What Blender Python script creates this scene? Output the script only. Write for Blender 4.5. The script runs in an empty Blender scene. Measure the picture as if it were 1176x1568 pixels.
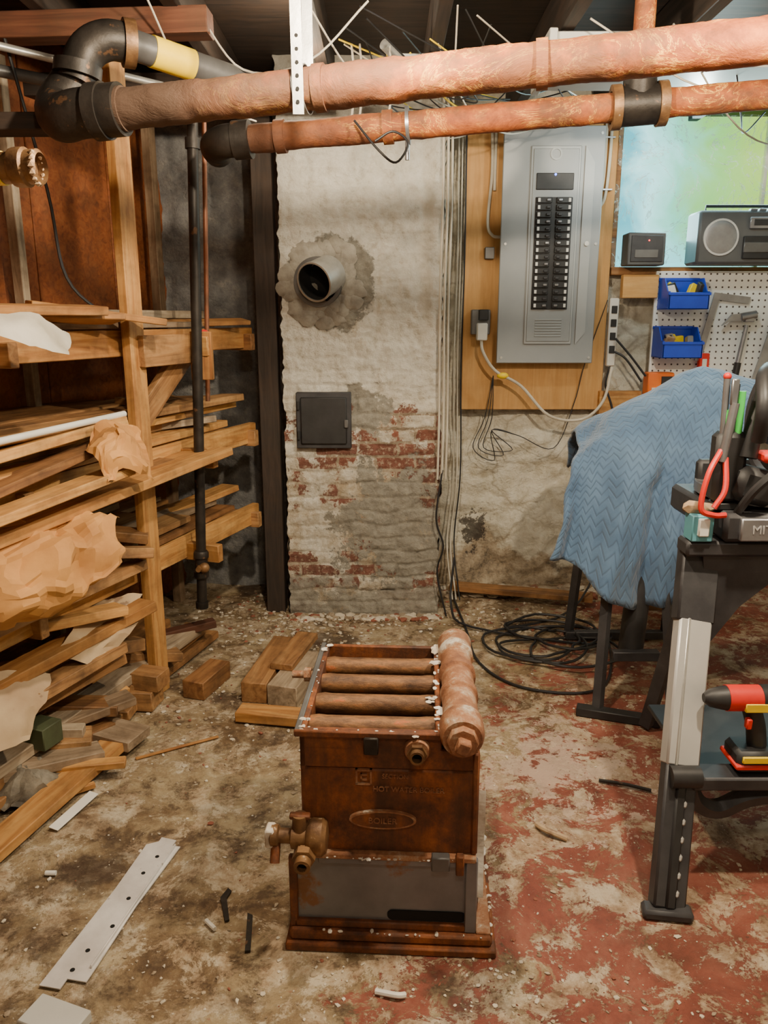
import bpy, bmesh, math, random
from mathutils import Vector, Matrix, noise, Euler
random.seed(7)
R=random.random
def U(a,b): return a+(b-a)*random.random()
SC=bpy.context.scene
COL=SC.collection
V=Vector

# ---------------------------------------------------------------- materials
class NT:
    def __init__(s,name):
        s.m=bpy.data.materials.new(name); s.m.use_nodes=True
        s.t=s.m.node_tree; s.n=s.t.nodes; s.l=s.t.links
        s.b=s.n['Principled BSDF']; s.tc=s.n.new('ShaderNodeTexCoord')
        s.obj=s.tc.outputs['Object']
    def new(s,k,**kw):
        n=s.n.new(k)
        for a,b in kw.items(): setattr(n,a,b)
        return n
    def inp(s,sock,v):
        if isinstance(v,bpy.types.NodeSocket): s.l.new(v,sock)
        elif isinstance(v,(tuple,list)) and len(v)==3 and sock.type=='RGBA': sock.default_value=(*v,1)
        else: sock.default_value=v
    def map(s,vec,scale=(1,1,1),loc=(0,0,0),rot=(0,0,0)):
        n=s.new('ShaderNodeMapping'); s.l.new(vec,n.inputs[0])
        n.inputs['Scale'].default_value=scale; n.inputs['Location'].default_value=loc; n.inputs['Rotation'].default_value=rot
        return n.outputs[0]
    def noise(s,vec,scale,detail=6,rough=.6,dist=0):
        n=s.new('ShaderNodeTexNoise'); s.l.new(vec,n.inputs['Vector'])
        n.inputs['Scale'].default_value=scale;n.inputs['Detail'].default_value=detail
        n.inputs['Roughness'].default_value=rough;n.inputs['Distortion'].default_value=dist
        return n.outputs['Fac']
    def vor(s,vec,scale,feature='F1',rnd=1):
        n=s.new('ShaderNodeTexVoronoi',feature=feature); s.l.new(vec,n.inputs['Vector'])
        n.inputs['Scale'].default_value=scale; n.inputs['Randomness'].default_value=rnd
        return n.outputs['Distance']
    def ramp(s,f,pts):
        n=s.new('ShaderNodeValToRGB'); s.l.new(f,n.inputs[0]); e=n.color_ramp.elements
        while len(e)<len(pts): e.new(.5)
        for i,(p,c) in enumerate(pts):
            e[i].position=p
            if not isinstance(c,(tuple,list)): c=(c,c,c)
            e[i].color=(*c,1)
        return n.outputs[0]
    def mix(s,f,a,b,bt='MIX'):
        n=s.new('ShaderNodeMix',data_type='RGBA',blend_type=bt)
        s.inp(n.inputs[0],f); s.inp(n.inputs[6],a); s.inp(n.inputs[7],b)
        return n.outputs[2]
    def math(s,op,a,b=0,c=None,clamp=False):
        n=s.new('ShaderNodeMath',operation=op,use_clamp=clamp)
        s.inp(n.inputs[0],a); s.inp(n.inputs[1],b)
        if c is not None: s.inp(n.inputs[2],c)
        return n.outputs[0]
    def sep(s,vec):
        n=s.new('ShaderNodeSeparateXYZ'); s.l.new(vec,n.inputs[0]); return n.outputs
    def comb(s,x,y,z):
        n=s.new('ShaderNodeCombineXYZ'); s.inp(n.inputs[0],x); s.inp(n.inputs[1],y); s.inp(n.inputs[2],z); return n.outputs[0]
    def bump(s,h,strength=.5,dist=.01,prev=None):
        n=s.new('ShaderNodeBump'); n.inputs['Strength'].default_value=strength; n.inputs['Distance'].default_value=dist
        s.l.new(h,n.inputs['Height'])
        if prev is not None: s.l.new(prev,n.inputs['Normal'])
        return n.outputs[0]
    def out(s,col=None,rough=.6,metal=0,normal=None,**kw):
        if col is not None: s.inp(s.b.inputs['Base Color'],col)
        s.inp(s.b.inputs['Roughness'],rough); s.inp(s.b.inputs['Metallic'],metal)
        if normal is not None: s.l.new(normal,s.b.inputs['Normal'])
        for k,v in kw.items(): s.inp(s.b.inputs[k.replace('_',' ')],v)
        return s.m
def smat(name,c1,c2=None,scale=8,rough=.6,metal=0,bump=.2,spots=None,bs=40,lo=.35,hi=.65):
    m=NT(name); c2=c2 or tuple(x*.7 for x in c1)
    f=m.noise(m.obj,scale); col=m.ramp(f,[(lo,c2),(hi,c1)])
    if spots:
        g=m.noise(m.obj,scale*spots[1]); col=m.mix(m.ramp(g,[(spots[2],0),(spots[2]+.05,1)]),col,spots[0])
    nb=m.bump(m.noise(m.obj,bs,4),bump,.004)
    return m.out(col,rough,metal,nb)
M={}
def wood(name,a,b,c,dirt=.5):
    m=NT(name)
    oi=m.new('ShaderNodeObjectInfo')
    v=m.map(m.obj,(1.2,14,14))
    n0=m.new('ShaderNodeVectorMath',operation='ADD'); m.l.new(v,n0.inputs[0])
    m.l.new(m.comb(m.math('MULTIPLY',oi.outputs['Random'],37.),0.,0.),n0.inputs[1])
    v=n0.outputs[0]
    g=m.noise(v,2.2,5,.6,1.2)
    col=m.ramp(g,[(.3,b),(.5,a),(.7,c)])
    k=m.noise(m.obj,6,6,.7)
    col=m.mix(m.ramp(k,[(.45,0.),(.75,dirt)]),col,(.08,.045,.022))
    kn=m.vor(m.map(v,(.35,.2,.2)),1.6)
    col=m.mix(m.ramp(kn,[(.03,.8),(.1,0.)]),col,(.14,.06,.02))
    col=m.mix(m.math('MULTIPLY',oi.outputs['Random'],.7),col,(.38,.25,.16),'MULTIPLY')
    nb=m.bump(g,.3,.003)
    M[name]=m.out(col,.7,0,nb)
wood('wood_pine',(.62,.32,.095),(.42,.18,.045),(.78,.46,.16),.6)
wood('wood_old',(.44,.23,.085),(.24,.115,.045),(.58,.34,.14),.85)
wood('wood_grey',(.40,.31,.21),(.23,.17,.11),(.52,.42,.3),.75)
wood('wood_panel',(.33,.095,.025),(.20,.055,.016),(.40,.135,.038),.6)
wood('plywood',(.70,.39,.13),(.62,.33,.10),(.76,.45,.17),.2)
wood('wood_dark',(.045,.034,.028),(.022,.018,.015),(.075,.053,.042),.5)
wood('wood_redbrown',(.13,.045,.022),(.07,.025,.014),(.18,.07,.035),.6)
M['iron_black']=smat('iron_black',(.045,.038,.033),(.02,.017,.015),12,.5,.5,.3,((.14,.075,.04),1.5,.62))
m=NT('pipe_rust')
f=m.noise(m.obj,6,9,.72); c=m.ramp(f,[(.3,(.10,.028,.010)),(.45,(.30,.075,.018)),(.58,(.48,.135,.026)),(.68,(.58,.22,.06)),(.8,(.28,.14,.07))])
sx=m.noise(m.map(m.obj,(1,1.6,1.6)),5,6,.72,1.6)
w=m.math('ABSOLUTE',m.math('SUBTRACT',sx,.5))
cr=m.ramp(w,[(.0,1.),(.016,0.)]); sel=m.ramp(m.noise(m.obj,3,3),[(.46,0.),(.54,1.)])
c=m.mix(m.math('MULTIPLY',cr,sel),c,(.95,.50,.08))
d=m.noise(m.obj,3.5,6,.7); c=m.mix(m.ramp(d,[(.48,0.),(.58,.75)]),c,(.15,.065,.03))
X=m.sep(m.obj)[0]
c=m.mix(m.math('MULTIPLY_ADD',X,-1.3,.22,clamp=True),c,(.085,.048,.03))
M['pipe_rust']=m.out(c,.75,.0,m.bump(f,.5,.01,m.bump(sx,.7,.01)))
m=NT('rust')
f=m.noise(m.obj,9,11,.75); c=m.ramp(f,[(.3,(.035,.015,.009)),(.44,(.13,.040,.014)),(.56,(.26,.077,.020)),(.68,(.38,.125,.03)),(.8,(.46,.20,.07))])
st=m.noise(m.map(m.obj,(9,9,1.1)),1.5,6,.7)
c=m.mix(m.ramp(st,[(.42,0.),(.66,.8)]),c,(.055,.025,.014))
g2=m.noise(m.obj,3,6,.7); c=m.mix(m.ramp(g2,[(.55,0.),(.7,.6)]),c,(.10,.055,.04))
M['rust']=m.out(c,.6,.1,m.bump(f,.5,.008))
m=NT('rust_pale')
f=m.noise(m.obj,10,11,.75); c=m.ramp(f,[(.3,(.06,.03,.018)),(.43,(.22,.09,.045)),(.53,(.34,.15,.07)),(.6,(.42,.28,.18)),(.66,(.62,.56,.47)),(.78,(.7,.66,.58))])
M['rust_pale']=m.out(c,.65,.1,m.bump(f,.7,.01))
m=NT('tube_iron')
f=m.noise(m.map(m.obj,(3,8,8)),4,9,.75); c=m.ramp(f,[(.32,(.045,.023,.013)),(.48,(.16,.075,.032)),(.58,(.27,.13,.05)),(.66,(.42,.11,.028)),(.78,(.45,.32,.2))])
M['tube_iron']=m.out(c,.55,.2,m.bump(f,.5,.006))
M['steel_dark']=smat('steel_dark',(.17,.17,.17),(.10,.097,.097),5,.42,.4,.15,((.22,.13,.08),1.8,.68))
M['radio_grey']=smat('radio_grey',(.11,.115,.12),(.08,.083,.088),5,.4,.2,.05)
M['pan_steel']=smat('pan_steel',(.22,.22,.235),(.13,.13,.14),4,.4,.35,.12,((.22,.11,.06),1.6,.62))
M['steel_galv']=smat('steel_galv',(.62,.62,.6),(.42,.42,.4),9,.38,.6,.15,((.25,.2,.15),3,.68))
M['galv_sheet']=smat('galv_sheet',(.78,.75,.73),(.56,.53,.51),7,.45,.2,.1,((.3,.25,.2),3,.63))
M['white_flake']=smat('white_flake',(.78,.75,.68),(.45,.38,.3),14,.8,0,.6)
M['brass']=smat('brass',(.28,.15,.06),(.10,.05,.025),18,.5,.4,.4,((.5,.4,.28),2,.66))
M['black']=smat('black_plastic',(.028,.028,.03),(.016,.016,.017),10,.5,0,.1)
M['void']=smat('void_black',(.004,.004,.004),(.002,.002,.002),10,.9,0,0)
M['grey_panel']=smat('grey_panel',(.34,.36,.37),(.30,.32,.33),3,.45,.1,.03)
M['grey_panel_l']=smat('grey_panel_l',(.41,.43,.435),(.37,.39,.395),3,.45,.1,.03)
M['white']=smat('white_plastic',(.8,.79,.74),(.7,.68,.62),5,.45,0,.05)
M['wire_white']=smat('wire_white',(.66,.62,.52),(.45,.4,.32),5,.5,0,.05)
M['wire_black']=smat('wire_black',(.02,.02,.025),(.015,.015,.015),5,.5,0,.05)
M['yellow']=smat('yellow_tape',(1.,.72,.0),(.85,.58,.0),8,.5,0,.1)
M['orange']=smat('orange_plastic',(.9,.22,.02),(.8,.15,.02),8,.5,0,.1)
M['red']=smat('red_plastic',(.75,.03,.015),(.6,.02,.015),8,.45,0,.1)
M['blue']=smat('blue_plastic',(.02,.08,.66),(.02,.06,.54),8,.4,0,.05)
M['green']=smat('green_plastic',(.1,.75,.12),(.08,.6,.1),8,.4,0,.05)
M['teal']=smat('teal_paint',(.12,.38,.45),(.1,.3,.38),8,.5,0,.05)
M['copper']=smat('copper_old',(.32,.12,.06),(.15,.07,.04),10,.5,.5,.2)
M['tool_steel']=smat('tool_steel',(.35,.36,.38),(.25,.25,.27),10,.35,.7,.1)
M['alu']=smat('aluminium',(.6,.6,.59),(.5,.5,.49),4,.4,.3,.05)
M['stand_grey']=smat('stand_grey',(.06,.06,.065),(.035,.035,.04),10,.5,.2,.15)
M['kraft']=smat('kraft_paper',(.64,.32,.095),(.40,.18,.05),4,.75,0,.3,None,14)
M['paper']=smat('paper_sheet',(.55,.41,.25),(.36,.24,.14),3,.8,0,.2,((.25,.16,.1),3,.6))
M['film']=smat('film_sheet',(.62,.58,.5),(.42,.38,.3),4,.35,0,.2)
M['green_paint']=smat('green_paint',(.07,.09,.04),(.05,.055,.025),10,.7,0,.2)
M['insul']=smat('insulation_grey',(.24,.21,.16),(.07,.055,.04),14,.7,0,.8)
M['mortar']=smat('mortar_grey',(.36,.34,.29),(.22,.20,.17),14,.9,0,.8)
M['duct']=smat('duct_white',(.6,.6,.57),(.5,.5,.47),3,.5,.1,.05)
M['mesh_tan']=smat('tan',(.5,.36,.22),(.25,.15,.08),20,.8,0,.5)
def emis(name,c,s):
    m=NT(name); m.b.inputs['Emission Color'].default_value=(*c,1); m.b.inputs['Emission Strength'].default_value=s
    M[name]=m.out(c,.4)
emis('led_red',(1,.02,.02),6); emis('led_blue',(.1,.2,1),6)

# floor
m=NT('floor_concrete'); o=m.obj
x,y,z=m.sep(o)
n1=m.noise(o,2.6,10,.76,.5); n2=m.noise(o,8,10,.78,.3); n3=m.noise(o,38,6,.75); n4=m.noise(o,5,8,.75,.8)
c=m.ramp(n1,[(.28,(.07,.040,.020)),(.42,(.19,.118,.058)),(.53,(.34,.25,.14)),(.66,(.50,.41,.26))])
c=m.mix(m.ramp(n2,[(.40,.85),(.50,0.)]),c,(.075,.042,.022))
c=m.mix(m.ramp(n2,[(.55,0.),(.62,.65)]),c,(.56,.47,.32))
g=m.math('SUBTRACT',x,m.math('MULTIPLY',m.math('SUBTRACT',y,1.6),.42))
g=m.math('ADD',m.math('MULTIPLY',g,.30),m.math('SUBTRACT',n4,.435))
gm=m.ramp(g,[(.06,0.),(.10,.95)])
redc=m.ramp(n1,[(.3,(.12,.028,.018)),(.5,(.26,.066,.042)),(.7,(.37,.155,.105))])
c=m.mix(gm,c,redc)
ch1=m.noise(o,6,10,.8,.4)
chip=m.ramp(ch1,[(.50,0.),(.52,1.)])
c=m.mix(m.math('MULTIPLY',chip,.85),c,m.ramp(n2,[(.38,(.16,.095,.05)),(.48,(.40,.29,.18)),(.6,(.64,.55,.41))]))
wx=m.math('SUBTRACT',x,.62); wy=m.math('MULTIPLY',m.math('SUBTRACT',y,2.5),.8)
wd_=m.math('ADD',m.math('SQRT',m.math('ADD',m.math('MULTIPLY',wx,wx),m.math('MULTIPLY',wy,wy))),m.math('MULTIPLY',m.math('SUBTRACT',n2,.5),2.6))
c=m.mix(m.ramp(wd_,[(.12,.7),(.2,0.)]),c,(.68,.53,.42))
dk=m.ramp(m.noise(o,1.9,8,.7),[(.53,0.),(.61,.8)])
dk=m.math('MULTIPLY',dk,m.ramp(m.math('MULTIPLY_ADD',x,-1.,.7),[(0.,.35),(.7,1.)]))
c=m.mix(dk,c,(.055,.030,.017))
c=m.mix(m.ramp(n3,[(.62,0.),(.66,.8)]),c,(.62,.54,.42))
c=m.mix(m.ramp(n3,[(.34,.7),(.38,0.)]),c,(.07,.04,.025))
rg=m.ramp(n1,[(.3,.4),(.6,.8)])
nb=m.bump(chip,.5,.004); nb=m.bump(n3,.5,.008,nb); nb=m.bump(n2,.6,.02,nb)
M['floor']=m.out(c,rg,0,nb)

# chimney
BW,BH=.205,.072
m=NT('chimney_masonry'); o=m.obj; x,y,z=m.sep(o)
wob=m.noise(o,7,5,.6); wob2=m.noise(m.map(o,(1,1,1),(4,4,4)),7,5,.6)
bx=m.comb(m.math('ADD',m.math('ADD',x,m.math('MULTIPLY',y,1.)),m.math('MULTIPLY',m.math('SUBTRACT',wob,.5),.05)),m.math('ADD',z,m.math('MULTIPLY',m.math('SUBTRACT',wob2,.5),.03)),0.)
def brick(c1,c2,mo,ms):
    br=m.new('ShaderNodeTexBrick'); m.l.new(bx,br.inputs['Vector'])
    br.inputs['Scale'].default_value=1; br.inputs['Brick Width'].default_value=BW; br.inputs['Row Height'].default_value=BH
    br.inputs['Mortar Size'].default_value=ms; br.inputs['Mortar Smooth'].default_value=.4
    for k,v in (('Color1',c1),('Color2',c2),('Mortar',mo)): br.inputs[k].default_value=(*v,1)
    return br
br=brick((.34,.11,.065),(.22,.10,.075),(.44,.37,.27),.009); bt=brick((0,0,0),(1,1,1),(.5,.5,.5),.009)
nl=m.noise(o,3.2,8,.7); nf=m.noise(o,15,9,.75); nm=m.noise(m.map(o,(1,1,1),(3,1,5)),5.0,9,.75); nh=m.noise(o,45,6,.7)
white=m.ramp(nf,[(.28,(.46,.41,.31)),(.45,(.74,.71,.62)),(.6,(.84,.82,.74)),(.8,(.88,.86,.80))])
grey=m.ramp(nf,[(.3,(.22,.20,.165)),(.5,(.34,.32,.27)),(.7,(.46,.43,.36))])
bc=m.mix(m.ramp(nf,[(.35,.6),(.6,0.)]),br.outputs['Color'],(.16,.075,.05))
bc=m.mix(m.ramp(nh,[(.52,0.),(.62,.7)]),bc,(.56,.46,.34))
tan=m.mix(m.ramp(nm,[(.4,0.),(.6,1.)]),white,m.ramp(nf,[(.3,(.36,.27,.17)),(.7,(.62,.53,.39))]))
zf=m.ramp(m.math('MULTIPLY',z,.5),[(0.,.62),(.20,.56),(.36,.55),(.44,.65),(.54,.61),(.60,.28),(1.,.1)])
e_=m.math('ADD',m.math('ADD',nm,m.math('MULTIPLY',m.math('SUBTRACT',bt.outputs['Color'],.5),.26)),zf)
e_=m.math('ADD',e_,m.math('MULTIPLY',x,.06))
exp=m.ramp(m.math('SUBTRACT',e_,.6),[(.49,0.),(.515,1.)])
base=m.mix(m.ramp(m.math('MULTIPLY',z,.5),[(.50,1.),(.62,0.)]),white,tan)
c=m.mix(exp,base,bc)
px_=m.math('MULTIPLY',m.math('SUBTRACT',x,.07),2.2); pz_=m.math('MULTIPLY',m.math('SUBTRACT',z,.50),2.0)
pd=m.math('ADD',m.math('SQRT',m.math('ADD',m.math('MULTIPLY',px_,px_),m.math('MULTIPLY',pz_,pz_))),m.math('MULTIPLY',m.math('SUBTRACT',nm,.5),2.4))
pgm=m.ramp(pd,[(.60,1.),(.63,0.)]); c=m.mix(pgm,c,grey)
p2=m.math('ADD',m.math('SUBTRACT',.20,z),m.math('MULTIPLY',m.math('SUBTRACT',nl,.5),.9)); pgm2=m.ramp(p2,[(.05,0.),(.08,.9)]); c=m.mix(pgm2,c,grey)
sx_=m.math('MULTIPLY',m.math('SUBTRACT',x,-.10),3.4); sz_=m.math('MULTIPLY',m.math('SUBTRACT',z,1.12),3.4)
sd=m.math('ADD',m.math('SQRT',m.math('ADD',m.math('MULTIPLY',sx_,sx_),m.math('MULTIPLY',sz_,sz_))),m.math('MULTIPLY',m.math('SUBTRACT',nl,.5),2.4))
c=m.mix(m.ramp(sd,[(.42,1.),(.47,0.)]),c,grey)
ck=m.ramp(m.noise(m.map(o,(1,1,1),(9,2,1)),5,9,.78),[(.60,0.),(.64,.5)])
c=m.mix(ck,c,(.52,.42,.29))
dx=m.math('MULTIPLY',m.math('ADD',x,.26),1.0); dz=m.math('MULTIPLY',m.math('SUBTRACT',z,1.72),.95)
dd=m.math('SQRT',m.math('ADD',m.math('MULTIPLY',dx,dx),m.math('MULTIPLY',dz,dz)))
dd=m.math('ADD',dd,m.math('MULTIPLY',m.math('SUBTRACT',nm,.5),.30))
pm=m.ramp(dd,[(.205,1.),(.22,0.)])
c=m.mix(pm,c,m.ramp(nf,[(.3,(.19,.175,.145)),(.55,(.32,.30,.25)),(.75,(.46,.43,.36))]))
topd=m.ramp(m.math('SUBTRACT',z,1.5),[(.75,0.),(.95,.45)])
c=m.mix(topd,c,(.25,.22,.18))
nb=m.bump(br.outputs['Fac'],-.5,.008); nb=m.bump(nl,.6,.035,nb); nb=m.bump(nf,.9,.025,nb); nb=m.bump(nh,.5,.008,nb)
nb=m.bump(exp,-.8,.01,nb); nb=m.bump(pm,.7,.012,nb); nb=m.bump(pgm,.7,.01,nb)
M['chimney']=m.out(c,.85,0,nb)

# foundation wall
m=NT('foundation_wall'); o=m.obj; x,y,z=m.sep(o)
nd=m.noise(o,3,5); ov=m.comb(m.math('ADD',x,m.math('MULTIPLY',nd,.4)),0.,m.math('MULTIPLY',m.math('ADD',z,m.math('MULTIPLY',nd,.25)),1.9))
vd=m.vor(ov,3.2,'DISTANCE_TO_EDGE'); nf=m.noise(o,11,9,.75); nl=m.noise(o,2.5,6,.65); nh=m.noise(o,40,6,.7)
c=m.ramp(nf,[(.3,(.56,.49,.36)),(.5,(.78,.73,.60)),(.75,(.86,.83,.73))])
c=m.mix(m.math('MULTIPLY',m.ramp(vd,[(.0,.6),(.05,0.)]),m.ramp(nl,[(.4,0.),(.55,1.)])),c,(.36,.29,.19))
c=m.mix(m.ramp(m.noise(o,4,9,.78),[(.56,0.),(.61,.55)]),c,(.54,.46,.33))
lo=m.math('ADD',m.math('SUBTRACT',.27,z),m.math('MULTIPLY',m.math('SUBTRACT',nl,.5),1.2))
c=m.mix(m.ramp(lo,[(.05,0.),(.12,.85)]),c,m.ramp(nf,[(.38,(.10,.07,.045)),(.5,(.36,.26,.16)),(.65,(.6,.5,.36))]))
hx_=m.math('MULTIPLY',m.math('SUBTRACT',x,.54),5.5); hz_=m.math('MULTIPLY',m.math('SUBTRACT',z,.34),4.)
hd=m.math('ADD',m.math('SQRT',m.math('ADD',m.math('MULTIPLY',hx_,hx_),m.math('MULTIPLY',hz_,hz_))),m.math('MULTIPLY',m.math('SUBTRACT',nf,.5),3.2))
c=m.mix(m.ramp(hd,[(.3,.85),(.4,0.)]),c,(.045,.035,.03))
lf=m.ramp(m.math('MULTIPLY',x,-1.),[(.35,0.),(.45,1.)])
wbr=m.new('ShaderNodeTexBrick'); m.l.new(m.comb(x,z,0.),wbr.inputs['Vector']); wbr.inputs['Scale'].default_value=1; wbr.inputs['Brick Width'].default_value=.21; wbr.inputs['Row Height'].default_value=.075; wbr.inputs['Mortar Size'].default_value=.006
c=m.mix(lf,c,m.ramp(nf,[(.3,(.17,.18,.19)),(.55,(.34,.34,.335)),(.72,(.55,.53,.48))]))
nb=m.bump(vd,.5,.05); nb=m.bump(nf,.9,.03,nb); nb=m.bump(nl,.6,.05,nb); nb=m.bump(nh,.4,.006,nb)
nb=m.bump(m.math('MULTIPLY',wbr.outputs['Fac'],lf),-.6,.012,nb)
M['foundation']=m.out(c,.85,0,nb)

m=NT('pegboard_mat'); o=m.obj; x,y,z=m.sep(o)
k=1/.034
fx=m.math('SUBTRACT',m.math('FRACT',m.math('MULTIPLY',x,k)),.5); fz=m.math('SUBTRACT',m.math('FRACT',m.math('MULTIPLY',z,k)),.5)
d=m.math('SQRT',m.math('ADD',m.math('MULTIPLY',fx,fx),m.math('MULTIPLY',fz,fz)))
M['pegboard']=m.out(m.mix(m.ramp(d,[(.13,0.),(.17,1.)]),(.07,.05,.04),(.82,.84,.82)),.6)
m=NT('quilted_blanket'); 
uv=m.tc.outputs['UV']; u,v,_=m.sep(uv)
zz=m.math('PINGPONG',m.math('MULTIPLY',u,18.),.5)
w=m.math('FRACT',m.math('ADD',m.math('MULTIPLY',v,34.),m.math('MULTIPLY',zz,1.8)))
q=m.math('ABSOLUTE',m.math('SUBTRACT',w,.5))
nn=m.noise(m.obj,5,6)
c=m.ramp(nn,[(.3,(.055,.115,.22)),(.7,(.11,.20,.33))])
c=m.mix(m.ramp(q,[(.0,.5),(.14,0.)]),c,(.03,.05,.095))
nb=m.bump(m.math('MINIMUM',q,.25),.6,.012); nb=m.bump(nn,.3,.02,nb)
M['blanket']=m.out(c,.75,0,nb,Sheen_Weight=.3)
m=NT('window_daylight'); o=m.obj; x,y,z=m.sep(o)
n=m.noise(o,3.5,4,.6,.6)
fx=m.ramp(m.math('ADD',m.math('ADD',x,.62),m.math('MULTIPLY',m.math('SUBTRACT',n,.5),.5)),[(.0,(.05,.42,.52)),(.14,(.40,.95,.95)),(.30,(.16,.66,.45)),(.48,(.20,.55,.10)),(.8,(.35,.55,.04))])
c=m.mix(m.ramp(m.math('ADD',m.math('ADD',z,.3),m.math('MULTIPLY',n,.15)),[(.0,.75),(.22,0.)]),fx,(.22,.72,.82))
m.inp(m.b.inputs['Emission Color'],c); m.b.inputs['Emission Strength'].default_value=2.2
M['window_day']=m.out((.05,.08,.08),.5)
m=NT('plastic_sheet'); nn=m.noise(m.obj,6,6,.6,1.5)
cr=m.ramp(m.math('ABSOLUTE',m.math('SUBTRACT',m.noise(m.obj,3.5,4,.6,2.2),.5)),[(0.,.7),(.014,.10)])
m.inp(m.b.inputs['Alpha'],cr)
M['plastic']=m.out((.75,.97,.97),.15,0,m.bump(nn,1.,.04))

# ---------------------------------------------------------------- geometry helpers
def frame(d,up=(0,0,1)):
    d=V(d).normalized(); up=V(up)
    if abs(d.dot(up))>.98: up=V((0,1,0))
    y=up.cross(d).normalized(); z=d.cross(y)
    return Matrix((d,y,z)).transposed()
def catmull(pts,n):
    pts=[V(p) for p in pts]; P=[pts[0]*2-pts[1]]+pts+[pts[-1]*2-pts[-2]]; out=[]
    for i in range(1,len(P)-2):
        for k in range(n):
            t=k/n; a,b,c,d=P[i-1:i+3]
            out.append(.5*((2*b)+(c-a)*t+(2*a-5*b+4*c-d)*t*t+(3*b-a-3*c+d)*t**3))
    out.append(pts[-1]); return out
class B:
    def __init__(s): s.bm=bmesh.new(); s.mats=[]; s.uv=None
    def mi(s,m):
        if m not in s.mats: s.mats.append(m)
        return s.mats.index(m)
    def _tag(s,faces,m):
        i=s.mi(m)
        for f in faces: f.material_index=i; f.smooth=True
    def box(s,c,size,m,rot=None,bev=.003,taper=None):
        r=bmesh.ops.create_cube(s.bm,size=1); vs=r['verts']
        for v in vs:
            if taper and v.co.z>0: v.co.x*=taper; v.co.y*=taper
            v.co=V((v.co.x*size[0],v.co.y*size[1],v.co.z*size[2]))
        es=list({e for v in vs for e in v.link_edges})
        fs=list({f for v in vs for f in v.link_faces})
        if bev>0:
            b=min(bev,min(size)*.3)
            r=bmesh.ops.bevel(s.bm,geom=es,offset=b,segments=1,affect='EDGES',profile=.5)
            vs=list({v for f in r['faces'] for v in f.verts}|{v for f in fs if f.is_valid for v in f.verts})
            fs=list({f for v in vs for f in v.link_faces})
        mt=Matrix.Identity(3) if rot is None else (rot if isinstance(rot,Matrix) else Euler([math.radians(a) for a in rot]).to_matrix())
        for v in vs: v.co=mt@v.co+V(c)
        s._tag(fs,m); return s
    def bx(s,x0,x1,y0,y1,z0,z1,m,bev=.003):
        return s.box(((x0+x1)/2,(y0+y1)/2,(z0+z1)/2),(abs(x1-x0),abs(y1-y0),abs(z1-z0)),m,None,bev)
    def lathe(s,p,axis,prof,m,seg=24,close=False):
        F=frame(axis); rings=[]
        for r,h in prof:
            if r<1e-5: rings.append([s.bm.verts.new(V(p)+F@V((h,0,0)))])
            else: rings.append([s.bm.verts.new(V(p)+F@V((h,r*math.cos(2*math.pi*k/seg),r*math.sin(2*math.pi*k/seg)))) for k in range(seg)])
        fs=[]
        pr=list(zip(rings,rings[1:]))+([(rings[-1],rings[0])] if close else [])
        for a,b in pr:
            for k in range(seg):
                k2=(k+1)%seg
                if len(a)==1 and len(b)==1: continue
                q=[a[0],b[k],b[k2]] if len(a)==1 else ([a[k],b[0],a[k2]] if len(b)==1 else [a[k],b[k],b[k2],a[k2]])
                fs.append(s.bm.faces.new(q))
        s._tag(fs,m); return s
    def cyl(s,p0,p1,r,m,r1=None,seg=20):
        L=(V(p1)-V(p0)).length; r1=r if r1 is None else r1
        return s.lathe(p0,V(p1)-V(p0),[(0,0),(r,0),(r1,L),(0,L)],m,seg)
    def ring(s,p,axis,ro,ri,L,m,seg=24):
        return s.lathe(p,axis,[(ri,0),(ro,0),(ro,L),(ri,L)],m,seg,True)
    def tube(s,pts,r,m,seg=8,n=6,smooth=True,cap=True):
        P=catmull(pts,n) if smooth and len(pts)>2 else [V(p) for p in pts]
        rings=[]; up=V((0,0,1)); 
        for i,p in enumerate(P):
            d=(P[min(i+1,len(P)-1)]-P[max(i-1,0)]).normalized()
            if abs(d.dot(up))>.95: up=V((0,1,0)) if abs(d.y)<.9 else V((1,0,0))
            a=up.cross(d).normalized(); b=d.cross(a); up=b
            rr=r(i/(len(P)-1)) if callable(r) else r
            rings.append([s.bm.verts.new(p+a*math.cos(2*math.pi*k/seg)*rr+b*math.sin(2*math.pi*k/seg)*rr) for k in range(seg)])
        fs=[]
        for a,b in zip(rings,rings[1:]):
            for k in range(seg): fs.append(s.bm.faces.new([a[k],a[(k+1)%seg],b[(k+1)%seg],b[k]]))
        if cap: fs.append(s.bm.faces.new(rings[0][::-1])); fs.append(s.bm.faces.new(rings[-1]))
        s._tag(fs,m); return s
    def ball(s,c,r,m,sc=(1,1,1),sub=2,jit=0):
        vs=bmesh.ops.create_icosphere(s.bm,subdivisions=sub,radius=r)['verts']
        for v in vs:
            k=1+jit*(noise.noise(v.co*30+V(c)*7))
            v.co=V((v.co.x*sc[0],v.co.y*sc[1],v.co.z*sc[2]))*k+V(c)
        s._tag({f for v in vs for f in v.link_faces},m); return s
    def prism(s,pts,c,rot,th,m):
        mt=Matrix.Identity(3) if rot is None else (rot if isinstance(rot,Matrix) else Euler([math.radians(a) for a in rot]).to_matrix())
        a=[s.bm.verts.new(mt@V((p[0],-th/2,p[1]))+V(c)) for p in pts]
        b=[s.bm.verts.new(mt@V((p[0],th/2,p[1]))+V(c)) for p in pts]
        fs=[s.bm.faces.new(a),s.bm.faces.new(b[::-1])]
        for i in range(len(pts)):
            j=(i+1)%len(pts); fs.append(s.bm.faces.new([a[j],a[i],b[i],b[j]]))
        s._tag(fs,m); return s
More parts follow.
